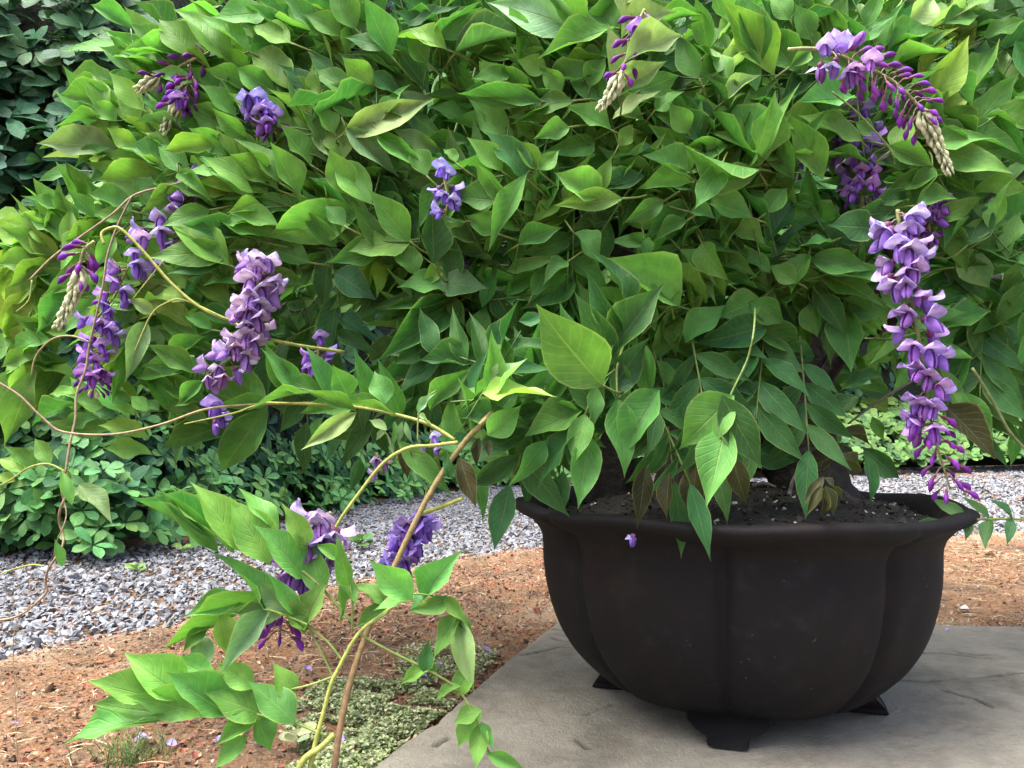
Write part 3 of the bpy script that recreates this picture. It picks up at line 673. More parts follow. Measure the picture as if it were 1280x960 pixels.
region(420, 0, S3, [(855, 92, 552, -12, 155, PALE), (912, 102, 758, -35, 120), (1032, 112, 918, -25, 120), (382, 172, 188, 90, 115, LIM), (410, 130, 548, 22, 105), (480, 182, 715, 88, 115, BLU), (192, 182, 98, -15, 105), (172, 172, 28, 130, 80, DRK), (1002, 116, 748, 192, 65), (72, 482, 374, 374, 112, PALE), (64, 500, 242, 656, 85, PALE), (180, 512, 352, 645, 65, LIM), (180, 432, 262, 285, 55), (722, 372, 448, 340, 75), (855, 380, 678, 408, 85), (992, 362, 838, 228, 105), (1002, 474, 848, 400, 85),
    (602, 622, 488, 502, 95), (692, 642, 570, 468, 105), (742, 622, 658, 508, 85), (617, 722, 515, 588, 95), (592, 745, 435, 738, 120), (962, 722, 818, 640, 145, LIM), (972, 702, 1027, 578, 75, LIM), (1032, 742, 808, 762, 75, YEL), (1285, 642, 1148, 560, 115), (1292, 682, 1118, 690, 72, LIM), (252, 900, 42, 930, 175, LIM), (252, 872, 120, 698, 135), (112, 732, -20, 560, 135), (362, 952, 352, 742, 95), (692, 682, 558, 930, 62), (1110, 205, 1295, 80, 95, PALE, .66), (1150, 175, 1295, 48, 65, LIM),
    (700, 120, 640, 20, 90), (600, 300, 530, 220, 80), (700, 330, 560, 260, 90), (830, 330, 760, 250, 70), (770, 260, 670, 220, 70), (330, 220, 260, 130, 90), (120, 300, 20, 210, 110), (80, 420, -20, 330, 100), (330, 640, 280, 540, 90), (440, 600, 400, 550, 90, LIM), (740, 460, 640, 420, 80), (850, 480, 730, 520, 70), (760, 620, 830, 560, 60, LIM), (1000, 200, 1090, 150, 80), (950, 310, 1000, 200, 80), (1040, 330, 1020, 220, 80), (1150, 330, 1280, 280, 110), (1200, 400, 1290, 330, 90), (1060, 530, 1110, 460, 90), (470, 820, 370, 800, 100, BLU), (580, 860, 480, 800, 100), (900, 880, 1000, 960, 120), (700, 900, 830, 830, 90), (1200, 760, 1070, 830, 70), (1290, 830, 1180, 890, 80), (1150, 900, 1170, 960, 60), (20, 830, -40, 760, 90), (60, 680, 0, 610, 90)])

POLY = [(210, -190), (195, 40), (175, 110), (150, 180), (120, 250), (130, 300), (190, 310), (240, 350), (250, 430), (430, 480), (560, 450), (640, 490), (740, 520), (800, 480), (850, 420), (1035, 430), (1090, 380), (1200, 470), (1320, 520), (1480, 470), (1500, -160), (900, -260)]
def inpoly(x, y, poly=POLY):
    c = False; j = len(poly) - 1
    for i in range(len(poly)):
        xi, yi = poly[i]; xj, yj = poly[j]
        if (yi > y) != (yj > y) and x < (xj - xi) * (y - yi) / (yj - yi) + xi: c = not c
        j = i
    return c
wist = empty('wisteria_bonsai', (PC[0], PC[1], SLAB + 0.22))
WB = (PC[0], PC[1], SLAB + 0.22)
fol = MB(); stem = MB()
def hero_matrix(h, i):
    bx, by, tx, ty, w, d, c = h
    r = random.Random(i * 7 + 3)
    Lm = math.hypot(tx - bx, ty - by) / F * d
    d0 = d + r.uniform(-0.006, 0.006) + (i % 5) * 0.0015
    d1 = d0 + Lm * r.uniform(-0.45, 0.15)
    b = P(bx, by, d0); t = P(tx, ty, d1)
    cdir = (CAM - (b + t) * 0.5).normalized()
    sp_ = .20 if d < .64 else .26
    n = cdir * 0.9 + UP * 0.42 + Vector((r.gauss(0, sp_), r.gauss(0, sp_), r.gauss(0, sp_)))
    ax = (t - b).normalized(); n = (n - ax * n.dot(ax)).normalized()
    cperp = cdir - ax * cdir.dot(ax); k = abs(n.dot(cperp.normalized()))
    wid = w / F * d / max(0.75, k)
    rt_ = w / max(1, math.hypot(tx - bx, ty - by))
    wid = min(wid, (t - b).length * (0.58 if rt_ > .56 and d > .632 else (0.50 if d < .632 and rt_ > .45 else 0.40)))
    if n.dot(cdir) < 0: n = -n
    return frame(b, t, n, wid * 1.1), b, t
def tint_var(c, r, s=0.30):
    g = 1 + r.uniform(-s, s); y = r.uniform(-0.16, 0.18)
    return (c[0] * g * (1 + y), c[1] * g, c[2] * g * (1 - y * 0.8))
order = sorted(range(len(HERO)), key=lambda i: -(math.hypot(HERO[i][0] - HERO[i][2], HERO[i][1] - HERO[i][3]) * HERO[i][4] * (1 if 0 < HERO[i][2] < 1280 and HERO[i][3] > 0 else 0.3)))
rank = {i: k for k, i in enumerate(order)}
cr = (0.10, 0.15, 0.03)
wis_inv = Matrix.Translation(-Vector(WB))
for i, h in enumerate(HERO):
    Mx, b, t = hero_matrix(h, i)
    r = random.Random(i + 900)
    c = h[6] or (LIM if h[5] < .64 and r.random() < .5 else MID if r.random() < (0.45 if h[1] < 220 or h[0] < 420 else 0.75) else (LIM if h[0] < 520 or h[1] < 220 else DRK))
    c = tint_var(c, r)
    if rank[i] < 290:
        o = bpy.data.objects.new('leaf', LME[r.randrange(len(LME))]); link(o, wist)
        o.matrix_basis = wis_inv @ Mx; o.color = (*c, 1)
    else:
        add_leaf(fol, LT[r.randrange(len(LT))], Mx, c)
    # leaflets of the same spray, set behind it along the stalk
    mx_, my_ = (h[0] + h[2]) / 2, (h[1] + h[3]) / 2
    left_ = mx_ < 260 and my_ < 560
    if (inpoly(mx_, my_) or left_) and h[6] is not BRN_SHADE and h[5] < .9 and (h[2] - h[0]) ** 2 + (h[3] - h[1]) ** 2 > 900:
        ax_ = t - b; L_ = ax_.length; axn = ax_ / L_
        cd_ = (CAM - b).normalized(); sd_ = axn.cross(cd_).normalized()
        side_ = 1 if (i * 7919) % 2 else -1
        ra_ = (axn * math.cos(R(52)) + sd_ * (side_ * math.sin(R(52)))).normalized()       # the common stalk the leaflets sit on
        n2_ = cd_ * .75 + UP * .55 + Vector((r.gauss(0, .22), r.gauss(0, .2), r.gauss(0, .2)))
        l2_ = max(.062, min(.085, L_)) * r.uniform(.9, 1.05); sp_ = r.uniform(.019, .026)
        cb_ = c if left_ or r.random() < .6 else (MID if r.random() < .6 else DRK)
        for q_, k_ in enumerate((-1, 1, -2, 2, 3)[:3 if left_ else 5]):
            o_ = ra_ * (sp_ * k_ * r.uniform(.9, 1.1)) - cd_ * (.012 + .007 * abs(k_) + (.012 if k_ > 0 else 0) + r.uniform(0, .005)) - axn * .008
            a2_ = (axn + sd_ * r.gauss(0, .10) + Vector((0, 0, r.gauss(.03, .08))) + cd_ * r.gauss(0, .12)).normalized()
            lk_ = l2_ * (1 - .07 * abs(k_)) * r.uniform(.92, 1.06)
            add_leaf(fol, LT[r.randrange(len(LT))], frame(b + o_, b + o_ + a2_ * lk_, n2_ + Vector((r.gauss(0, .15), r.gauss(0, .12), r.gauss(0, .12))), lk_ * r.uniform(.31, .38)), tint_var(cb_, r, .18))
        for q_ in range(0 if left_ else 2):        # the opposite row, partly hidden
            k_ = q_ * 2 - 1
            a2_ = (ra_ * 1.1 - axn * .25 + sd_ * (side_ * .4) + Vector((0, 0, r.gauss(.05, .1)))).normalized()
            p_ = b + ra_ * (sp_ * k_) - cd_ * (.034 + r.uniform(0, .012))
            add_leaf(fol, LT[r.randrange(len(LT))], frame(p_, p_ + a2_ * l2_, n2_ + UP * .2, l2_ * r.uniform(.31, .38)), tint_var(cb_, r, .2))
        tube(stem, [b - ra_ * (sp_ * (1.0 if left_ else 1.9)) - cd_ * .026, b - cd_ * .016, b + ra_ * (sp_ * (1.0 if left_ else 2.6)) - cd_ * .042], [.0008, .0009, .0006], 4, (.075, .15, .035), per=3)
    # its stalk runs back into the crown
    if inpoly(h[0], h[1]) and h[6] is not BRN_SHADE and h[5] < .9:
        inner = Vector((0.20, 0.98, 0.62)); q = (inner - b).normalized()
        e = b + (b - t).normalized() * 0.018 + q * 0.022 + Vector((r.gauss(0, .008), 0.03, r.gauss(0, .008)))
        tube(stem, [b + (t - b) * 0.02, b + (b - t).normalized() * 0.018 + q * 0.012, e], [0.0010, 0.0011, 0.0013], 4, cr, per=3)
print('traced leaves', len(HERO))

# ------------------------------------------------------------------ wisteria: compound leaves filling the crown's depth
def compound(base, d, L, nl, size, col, r, droop=0.6, vlift=0.35, templates=LTL, side=None, mb=None, pale=False):
    mb = mb or fol
    d = d.normalized()
    pts = []
    for k in range(6):
        s = k / 5.0
        pts.append(base + d * (L * s) + Vector((0, 0, -droop * L * 0.5 * s * s)))
    tube(stem, pts, [0.0013, 0.0012, 0.0011, 0.001, 0.0009, 0.0007], 4, (0.12, 0.18, 0.04), per=2)
    nrm0 = UP * 0.8 + (CAM - base).normalized() * 0.6 + Vector((r.gauss(0, .3), r.gauss(0, .3), r.gauss(0, .2)))
    for q in range(nl):
        last = q == nl - 1
        pair = q // 2; s = 0.28 + 0.70 * (pair / max(1, (nl - 1) // 2))
        if last: s = 1.0
        k = min(4, int(s * 5)); f = s * 5 - k
        p = pts[k] + (pts[k + 1] - pts[k]) * f
        tg = (pts[k + 1] - pts[k]).normalized()
        nr_ = (nrm0 - tg * nrm0.dot(tg)).normalized(); sd = tg.cross(nr_)
        sg = 0 if last else (1 if q % 2 else -1)
        ang = R(r.uniform(42, 68))
        ax = (tg * math.cos(ang) + sd * (math.sin(ang) * sg) + nr_ * r.uniform(vlift - .3, vlift + .25)) if sg else tg + Vector((r.gauss(0, .15), 0, r.gauss(0, .15)))
        ax = (ax + Vector((0, 0, -0.18))).normalized()
        l = size * r.uniform(0.82, 1.12) * (0.85 if pair == 0 else 1.0)
        n_ = nr_ - sd * sg * 0.45 + Vector((r.gauss(0, .2), r.gauss(0, .2), r.gauss(0, .2)))
        t_ = templates[r.randrange(len(templates))]
        add_leaf(mb, t_, frame(p, p + ax * l, n_, l * r.uniform(0.31, 0.39)), tint_var(col, r, 0.15))
nfill = 0
r = random.Random(5)
while nfill < 560:
    px, py = r.uniform(0, 1500), (r.uniform(-260, 600) if nfill < 560 else r.uniform(-260, 260))
    if not inpoly(px, py): continue
    dz = 0.16 + 0.42 * r.random() ** 1.2
    base = P(px, py, zf(px, py) + dz + 0.02)
    vx, vy = (px - 820) / 500.0, (py - 300) / 380.0
    up = -vy * 0.5 + (0.45 if py < 330 else -0.55)
    d = Vector((vx * 0.9 + r.gauss(0, .45), -0.30 + r.gauss(0, .30) + (0.7 if dz > 0.38 else 0), up + r.gauss(0, .35)))
    L = r.uniform(0.13, 0.21)
    base = base - d.normalized() * (L * 0.65)
    c = DRK if r.random() < .62 else MID  # darker green for older inner leaves, with crown shade put into the colour
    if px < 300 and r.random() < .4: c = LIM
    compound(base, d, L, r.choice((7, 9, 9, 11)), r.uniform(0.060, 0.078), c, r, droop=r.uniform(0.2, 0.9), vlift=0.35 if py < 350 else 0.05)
    nfill += 1
# leaves hanging over the right end of the pot and weeping from the lower crown
for (px, py, d_, L, col) in [(1270, 290, .82, .11, MID), (1230, 370, .85, .10, DRK), (1060, 300, .86, .14, MID), (960, 380, .80, .12, DRK), (600, 380, .80, .14, MID), (700, 445, .735, .11, DRK), (790, 450, .76, .11, DRK), (860, 400, .77, .12, DRK), (1000, 420, .80, .10, DRK), (820, 400, .8, .14, DRK), (900, 330, .82, .15, DRK)]:
    compound(P(px, py, d_), Vector((r.gauss(0, .3), -.3, -0.8)), L, 9, 0.062, col, r, droop=0.3, vlift=0.05)
# drooping young leaf on the soil and the leaf right of the pot
compound(P(1300, 650, .80), Vector((-.95, -.1, 0.05)), 0.10, 7, 0.035, (0.05, .14, .05), r, droop=0.1, vlift=0.3)
tag(fol.build('foliage', M_FOL, wist), kind='stuff').location = -Vector(WB)

# ------------------------------------------------------------------ wisteria: trunk, branches, shoots
def wchild(mb_, name, mat=M_STEM, smooth=True):
    o = mb_.build(name, mat, wist, smooth); o.location = -Vector(WB); return o
BK = (0.013, 0.011, 0.009); BK2 = (0.020, 0.016, 0.012)
def branch(name, pts, rad, mat=M_BARK, col=BK, sides=10, rough=0.28, col2=None, per=6):
    m_ = MB(); tube(m_, pts, rad, sides, col, per, rough, col2); return wchild(m_, name, mat)
zs = SLAB + 0.215
branch('trunk', [(.345, .955, zs - .02), (.338, .955, zs + .03), (.325, .96, zs + .09), (.335, .965, zs + .15), (.31, .97, zs + .22), (.27, .98, zs + .30)], [.060, .046, .040, .038, .034, .028], sides=18, rough=.22)
branch('trunk', [(.185, .93, zs - .02), (.192, .935, zs + .03), (.205, .945, zs + .10), (.20, .955, zs + .17), (.17, .965, zs + .25), (.14, .97, zs + .32)], [.042, .031, .026, .024, .022, .019], sides=16, rough=.24, col=BK2)
branch('trunk', [(.115, .96, zs - .02), (.12, .96, zs + .05), (.13, .965, zs + .12), (.10, .97, zs + .20), (.05, .97, zs + .27)], [.030, .022, .019, .017, .014], sides=14, rough=.24)
branch('branch', [(.335, .965, zs + .12), (.37, .94, zs + .18), (.44, .92, zs + .22), (.55, .90, zs + .25), (.68, .88, zs + .25)], [.016, .014, .012, .009, .006])
branch('branch', [(.33, .965, zs + .15), (.40, .96, zs + .22), (.50, .98, zs + .32), (.62, 1.0, zs + .40)], [.02, .017, .012, .007])
branch('branch', [(.28, .98, zs + .29), (.33, .96, zs + .36), (.38, .92, zs + .44), (.42, .90, zs + .52)], [.02, .016, .012, .007])
branch('branch', [(.27, .98, zs + .29), (.22, .96, zs + .37), (.15, .90, zs + .43), (.08, .86, zs + .50)], [.02, .016, .012, .007])
branch('branch', [(.27, .98, zs + .29), (.25, 1.03, zs + .38), (.22, 1.10, zs + .46)], [.018, .014, .008])
branch('branch', [(.14, .97, zs + .31), (.05, .95, zs + .35), (-.08, .92, zs + .38), (-.20, .90, zs + .40), (-.32, .88, zs + .43)], [.016, .013, .011, .009, .006])
branch('branch', [(.05, .97, zs + .27), (-.06, .95, zs + .29), (-.18, .90, zs + .29), (-.27, .87, zs + .28)], [.013, .011, .009, .006])
branch('branch', [(.10, .97, zs + .20), (.02, .92, zs + .21), (-.05, .85, zs + .20), (-.12, .80, zs + .19)], [.012, .010, .008, .005])
branch('branch', [(.20, .955, zs + .17), (.17, .88, zs + .22), (.12, .80, zs + .25), (.06, .76, zs + .27)], [.012, .010, .008, .005])
branch('branch', [(.325, .96, zs + .1), (.36, .90, zs + .17), (.38, .84, zs + .24), (.36, .79, zs + .30)], [.012, .010, .008, .005])
branch('root', [(.185, .93, zs + .006), (.16, .90, zs + .002), (.14, .86, zs - .004)], [.018, .011, .005], col=BK2)
branch('root', [(.345, .955, zs + .012), (.36, .90, zs + .004), (.39, .86, zs - .008)], [.026, .014, .006])
branch('dead_twig', [P(985, 628, .86), P(990, 605, .86), P(1003, 572, .86)], [.0022, .002, .0012], col=(.20, .19, .17), sides=6)
branch('dead_twig', [P(940, 607, .80), P(955, 604, .80), P(970, 609, .80)], [.0018, .002, .0012], col=(.14, .13, .11), sides=6)

def pxline(pts, d):
    out = []
    for k, p in enumerate(pts):
        z = d if np.isscalar(d) else d[0] + (d[1] - d[0]) * k / (len(pts) - 1)
        out.append(P(p[0], p[1], p[2] if len(p) > 2 else z))
    return out
def pxr(w, d): return w / F * d * 0.5
YG = (0.24, 0.27, 0.055); BRW = (0.20, 0.115, 0.062); OLV = (0.17, 0.15, 0.045); TAN = (0.24, 0.18, 0.105)
def shoot(name, pts, d, w0, w1, c1, c2=None, sides=8, rough=0.12):
    m_ = MB(); n_ = len(pts); dm = d if np.isscalar(d) else sum(d) / 2
    tube(m_, pxline(pts, d), [pxr(w0 + (w1 - w0) * k / (n_ - 1), dm) for k in range(n_)], sides, c1, 6, rough, c2)
    return wchild(m_, name)
shoot('shoot', [(655, 470, .82), (622, 508), (575, 560), (540, 612), (505, 682), (470, 762), (442, 838), (427, 900), (418, 960), (412, 1020)], (.68, .60), 7.5, 8, OLV, BRW)
shoot('shoot', [(572, 553), (540, 557), (510, 560), (480, 578), (450, 615), (422, 655), (408, 690), (396, 720)], (.655, .645), 4.8, 3.6, YG)
shoot('shoot', [(568, 550), (535, 530), (490, 517), (440, 508), (380, 505), (330, 503)], (.66, .70), 5, 3, YG)
shoot('shoot', [(505, 748), (475, 770), (448, 792), (425, 832), (414, 855), (404, 892), (392, 938), (378, 1010)], (.615, .595), 4, 6.5, YG)
shoot('shoot', [(418, 918), (400, 935), (378, 952), (360, 1000)], (.60, .59), 8, 8, YG)
shoot('shoot', [(525, 642), (545, 636), (578, 623)], (.67, .66), 6, 5, YG)
def rach(pts, d, w=3.2, c=(0.17, 0.23, 0.055)): tube(stem, pxline(pts, d), [pxr(w, .62)] * (len(pts) - 1) + [pxr(w * .6, .62)], 5, c, 5)
rach([(448, 792), (490, 815), (540, 840), (575, 865), (600, 910), (615, 945), (652, 958)], .612)
rach([(505, 748), (520, 742), (555, 750), (572, 775), (578, 800)], .612, 2.6)
rach([(440, 790), (440, 745), (434, 712), (428, 676)], .612, 3.0)
rach([(428, 826), (412, 805), (395, 790), (382, 780), (345, 765), (330, 762)], .618, 3.0)
rach([(418, 850), (400, 812), (383, 780)], .62, 3.0)
rach([(416, 846), (388, 856), (362, 862)], .608, 3.0)
rach([(410, 922), (372, 905), (315, 892), (255, 889), (200, 895)], .603, 4.0)
rach([(440, 778), (402, 735), (395, 728), (370, 708), (335, 690), (285, 682), (262, 680)], .63, 4.2)
rach([(310, 905), (303, 925), (296, 945)], .604, 2.2)
rach([(524, 645), (531, 622), (536, 597)], .665, 2.0)
rach([(522, 552), (523, 520), (530, 500), (545, 488)], .66, 2.4)
rach([(492, 570), (485, 545), (478, 538)], .66, 2.4)
# left hand vines
shoot('vine', [(390, 160, .86), (330, 190), (270, 214), (220, 230), (170, 243), (140, 268), (95, 300), (65, 322), (37, 350)], (.80, .76), 3.2, 2.6, (.17, .12, .065), TAN)
shoot('vine', [(430, 440, .76), (340, 425), (285, 400), (250, 384), (215, 355), (180, 315), (152, 287), (138, 285), (127, 292), (130, 305)], (.735, .72), 4.4, 3.6, YG)
shoot('vine', [(165, 245), (150, 275), (140, 300), (133, 325), (128, 360), (112, 430), (107, 462), (96, 492), (94, 525), (88, 552), (82, 590)], (.77, .72), 2.6, 3.2, (.13, .095, .055), TAN)
tw = []; tw2 = []
for k in range(22):
    s = k / 21.0
    x = 82 + (-10) * s + (-16) * max(0, s - .55) / .45; y = 590 + 150 * s
    tw.append((x + 4.5 * math.sin(s * 13), y, .72 + .004 * math.cos(s * 13))); tw2.append((x - 4.5 * math.sin(s * 13), y, .72 - .004 * math.cos(s * 13)))
shoot('vine', tw + [(42, 757, .72), (22, 770, .72), (0, 775, .72), (-40, 775, .72)], .72, 3.4, 2.8, TAN)
shoot('vine', tw2 + [(28, 768, .72), (18, 790, .72), (17, 830, .72), (20, 890, .72), (22, 975, .72)], .72, 2.0, 0.9, (.26, .18, .11))
shoot('vine', [(-30, 460), (0, 479), (25, 495), (55, 524), (80, 540), (140, 543), (200, 531), (260, 511), (330, 505, .72), (420, 500, .76), (520, 470, .84)], (.70, .71), 2.4, 3.4, (.22, .13, .11), (.22, .2, .06))
rach([(112, 428), (90, 420), (65, 424), (45, 445), (39, 470)], .735, 3.0, (.2, .18, .08))
rach([(40, 350), (36, 375), (20, 390)], .745, 2.6)
rach([(285, 400), (230, 375), (205, 380), (190, 392), (180, 412), (168, 440)], .73, 3.0, YG)
rach([(205, 325), (185, 350), (165, 375)], .73, 2.4, YG)
rach([(82, 590), (60, 580), (35, 585), (10, 602), (-20, 615)], .715, 3.0, YG)
rach([(55, 708), (40, 706), (15, 712), (-10, 722)], .72, 2.4, YG)
rach([(330, 503), (310, 510), (290, 517), (230, 530)], .705, 3.0, YG)
rach([(560, 200), (570, 160), (585, 120), (598, 70)], .83, 4.5, (.16, .22, .06))
rach([(1040, 115), (1065, 135), (1090, 160), (1115, 190), (1118, 207)], .70, 3.0, (.12, .18, .05))
rach([(1215, 460), (1240, 500), (1262, 540), (1290, 570)], .74, 5.0, (.10, .12, .04))
rach([(944, 385, .72), (942, 415), (934, 450), (915, 490), (910, 505)], .672, 3.0, (.13, .2, .05))
rach([(745, 440, .76), (738, 520), (725, 560)], .672, 3.0, (.13, .2, .05))
rach([(1200, 430, .82), (1150, 470, .82), (1100, 500, .82), (1060, 530, .82)], .82, 5, (.05, .05, .025))
wchild(stem, 'leaf_stalks')['kind'] = 'stuff'

# ------------------------------------------------------------------ flower clusters
def blossom_mesh(seed, closed=0.0):
    """pea flower, unit long: y away from the stalk, z up"""
    r = np.random.default_rng(seed); m_ = MB()
    # banner: round two-lobed petal folded back
    nu, nv = 7, 7
    U, V = np.meshgrid(np.linspace(0, 1, nu), np.linspace(-1, 1, nv), indexing='ij')
    w = np.array([.15, .36, .50, .55, .52, .40, .18])[:, None] * (1 - .25 * closed)
    x = V * w; y = .12 + .52 * np.sin(U * 1.35) - .30 * U * U * (1 - closed); z = .10 + .72 * U - .30 * V ** 2 * (.35 + .65 * closed) - .10 * U * U
    y = y + .16 * V ** 2 * (1 - .3 * U) + .05 * np.sin(V * 5 + seed) * U
    c = np.empty((nu, nv, 3)); k = np.clip(1 - np.hypot(V * .9, (U - .28) * 2.4), 0, 1)[..., None]
    c[:] = np.array([.52, .43, .76]); edge = (np.abs(V) ** 3)[..., None]
    c = c * (1 - .35 * edge) + np.array([.38, .24, .66]) * .35 * edge
    c = c * (1 - .8 * k) + np.array([.70, .66, .62]) * .8 * k
    m_.add(np.stack([x, y, z], -1).reshape(-1, 3), [grid_faces(nu, nv)], c.reshape(-1, 3))
    # wings and keel
    for sg in (-1, 1):
        nu, nv = 6, 4
        U, V = np.meshgrid(np.linspace(0, 1, nu), np.linspace(0, 1, nv), indexing='ij')
        prof = np.array([.10, .26, .36, .36, .26, .04])[:, None]
        x = sg * (.05 + .20 * np.sin(V * 2.6) * np.sin(U * 2.9 + .1)); y = .08 + .86 * U; z = .06 - .10 * U + prof * (.55 - V * 1.25) - .16 * U * U
        c = np.array([.31, .18, .56]) * (1 - U[..., None] * .15) + np.array([.10, .04, .08]) * (1 - V[..., None]) * .6
        m_.add(np.stack([x, y, z], -1).reshape(-1, 3), [grid_faces(nu, nv)], c.reshape(-1, 3))
    U = np.linspace(0, 1, 5); pr = np.array([.05, .13, .16, .13, .02]); th = np.arange(6) * math.pi / 3
    v = np.stack([(pr[:, None] * .7 * np.cos(th)), (.05 + .80 * U)[:, None] + 0 * th, (-.03 - .16 * U ** 1.5)[:, None] + pr[:, None] * np.sin(th) * 1.2], -1)
    m_.add(v.reshape(-1, 3), [grid_faces(5, 6, True)], (.30, .12, .46))
    # calyx
    U = np.linspace(0, 1, 4); pr = np.array([.05, .15, .19, .17])
    v = np.stack([(pr[:, None] * np.cos(th)), (-.04 + .26 * U)[:, None] + 0 * th, .03 + pr[:, None] * np.sin(th)], -1)
    m_.add(v.reshape(-1, 3), [grid_faces(4, 6, True)], (.22, .075, .16))
    me = m_.mesh('blossom'); me.materials.append(M_PETAL); return me
def bud_mesh(seed, col=(.22, .05, .34), fat=.17, base=(.26, .14, .16)):
    m_ = MB(); U = np.linspace(0, 1, 8); pr = np.array([.06, .11, .10, .13, fat, fat * .95, fat * .6, .0]); th = np.arange(7) * 2 * math.pi / 7
    v = np.stack([pr[:, None] * np.cos(th) * .8, U[:, None] + 0 * th, pr[:, None] * np.sin(th) + (.12 * np.sin(U * 3))[:, None]], -1)
    c = np.array(col)[None] * np.ones((8, 1)); c[:3] = base
    m_.add(v.reshape(-1, 3), [grid_faces(8, 7, True)], np.repeat(c, 7, 0)); me = m_.mesh('bud'); me.materials.append(M_PETAL); return me
BLM = [blossom_mesh(s, c) for s, c in ((1, 0.), (2, .25), (3, .5), (4, .8))]
BUM = [bud_mesh(1), bud_mesh(2, (.28, .07, .42), .2)]
SCM = bud_mesh(3, (.60, .64, .42), .17, (.42, .46, .26)); SCM.name = 'bud_scale'
LILAC = (.98, .96, 1.0); VIOLET = (.66, .55, .90); FADED = (.95, .90, .86); DEEP = (.70, .42, .82); BLUE = (.62, .66, .95)
def raceme(pts, d, wpx, nb, nbud, ntip, tone, tone2=None, size=0.021, label=None, zone=(0.02, 0.75), budzone=(0.6, 0.93), tipzone=(0.86, 1.0), seed=0):
    r = random.Random(seed + 77)
    tone2 = tone2 or tone
    m_ = MB(); line = pxline(pts, d); n_ = len(line)
    p, rr = smooth_pts([tuple(q) for q in line], [.0016 - .0008 * k / (n_ - 1) for k in range(n_)], 8)
    tube(m_, [tuple(q) for q in line], [.0017 - .0009 * k / (n_ - 1) for k in range(n_)], 6, (.19, .21, .07), 8)
    m = len(p); kids = []
    tg = np.gradient(p, axis=0)
    def at(s):
        x = s * (m - 1); k = min(m - 2, int(x)); return Vector(p[k] + (p[k + 1] - p[k]) * (x - k)), Vector(tg[k]).normalized()
    dm = (p[:, 1]).mean(); wr = wpx / F * dm * 0.5
    gold = 0.0
    def put(kind, cnt, zone_, reach, sz, meshes, spread):
        nonlocal gold
        for q in range(cnt):
            s = zone_[0] + (zone_[1] - zone_[0]) * ((q + r.uniform(.1, .9)) / cnt)
            c, t = at(min(s, .999)); gold += 2.39996 + r.uniform(-.3, .3)
            a = t.orthogonal().normalized(); b_ = t.cross(a)
            out = a * math.cos(gold) + b_ * math.sin(gold)
            if kind == 'blossom' and out.dot((CAM - c).normalized()) < -0.55: out = -out
            ln = reach * r.uniform(.75, 1.1) * (1 - .35 * max(0, s - .5))
            fwd = (out * .9 + t * .25 + Vector((0, 0, .10)) + (CAM - c).normalized() * .18).normalized()
            st = c + fwd * ln + Vector((0, 0, -ln * .25))
            tube(m_, [c, c + fwd * ln * .55 + Vector((0, 0, ln * .05)), st], [.0007, .0006, .0006], 4, (.20, .12, .12), 3)
            L = sz * r.uniform(.85, 1.15) * (1 - .25 * s if kind != 'bud_scale' else 1.15 - .7 * (s - zone_[0]) / (zone_[1] - zone_[0]))
            if kind == 'blossom': ydir = (out * .75 + Vector((0, 0, -.55)) + Vector((r.gauss(0, .25), r.gauss(0, .25), r.gauss(0, .2)))).normalized(); zdir = UP + out * .55
            else: ydir = (out * spread + t * .7 + Vector((0, 0, -.25))).normalized(); zdir = out
            z_ = (zdir - ydir * zdir.dot(ydir)).normalized(); x_ = ydir.cross(z_)
            M_ = Matrix(((x_.x, ydir.x, z_.x, 0), (x_.y, ydir.y, z_.y, 0), (x_.z, ydir.z, z_.z, 0), (0, 0, 0, 1)))
            M_ = Matrix.Translation(st) @ M_ @ Matrix.Diagonal((L * r.uniform(.9, 1.1), L, L, 1))
            k = r.uniform(.72, 1.15); f = s; hue = r.uniform(-.12, .12); gy = r.random() ** 2 * .35
            col = [(tone[i] * (1 - f) + tone2[i] * f) * k * (1 + hue * (1, 0, -.6)[i]) for i in range(3)]
            if kind == 'blossom': m3 = sum(col) / 3 * .8; col = [x * (1 - gy) + m3 * gy for x in col]
            if kind == 'bud_scale': col = [k] * 3
            kids.append((kind, meshes[min(len(meshes) - 1, int(r.random() * len(meshes)))], M_, col))
    put('blossom', nb, zone, max(.004, wr - size * .70), size, BLM, 0)
    put('bud', nbud, budzone, max(.003, wr * .45), size * .80, BUM, .9)
    put('bud_scale', int(ntip * 1.5), tipzone, .0016, size * .62, [SCM], .30)
    o = m_.build('flower_cluster', M_STEM, wist); o.location = -Vector(WB)
    if label: o['label'] = label
    for kind, me, M_, col in kids:
        k_ = link(bpy.data.objects.new(kind, me), o); k_.matrix_basis = M_; k_.color = (*col, 1)
raceme([(1122, 262), (1126, 300), (1134, 350), (1148, 420), (1158, 490), (1168, 545), (1188, 612)], .655, 76, 38, 24, 0, LILAC, DEEP, .0210, 'long lilac flower cluster hanging past the pot rim', (.02, .80), (.74, 1.0), seed=1)
raceme([(985, 62), (1025, 62), (1075, 80), (1125, 108), (1158, 150), (1186, 212)], .675, 74, 9, 42, 36, LILAC, DEEP, .021, 'arching flower cluster with purple buds and a cream bud tip', (.18, .42), (.34, .80), (.74, 1.0), seed=2)
raceme([(1062, 130), (1068, 180), (1076, 230), (1080, 285)], .775, 70, 30, 18, 3, VIOLET, DEEP, .0185, 'deep violet flower cluster in the shade of the leaves', (.02, .72), (.66, .98), seed=3)
raceme([(328, 318), (322, 360), (312, 400), (298, 438), (262, 468)], .715, 64, 40, 0, 0, FADED, FADED, .0205, 'faded mauve flower cluster with wilting blossoms', (.0, 1.0), seed=4)
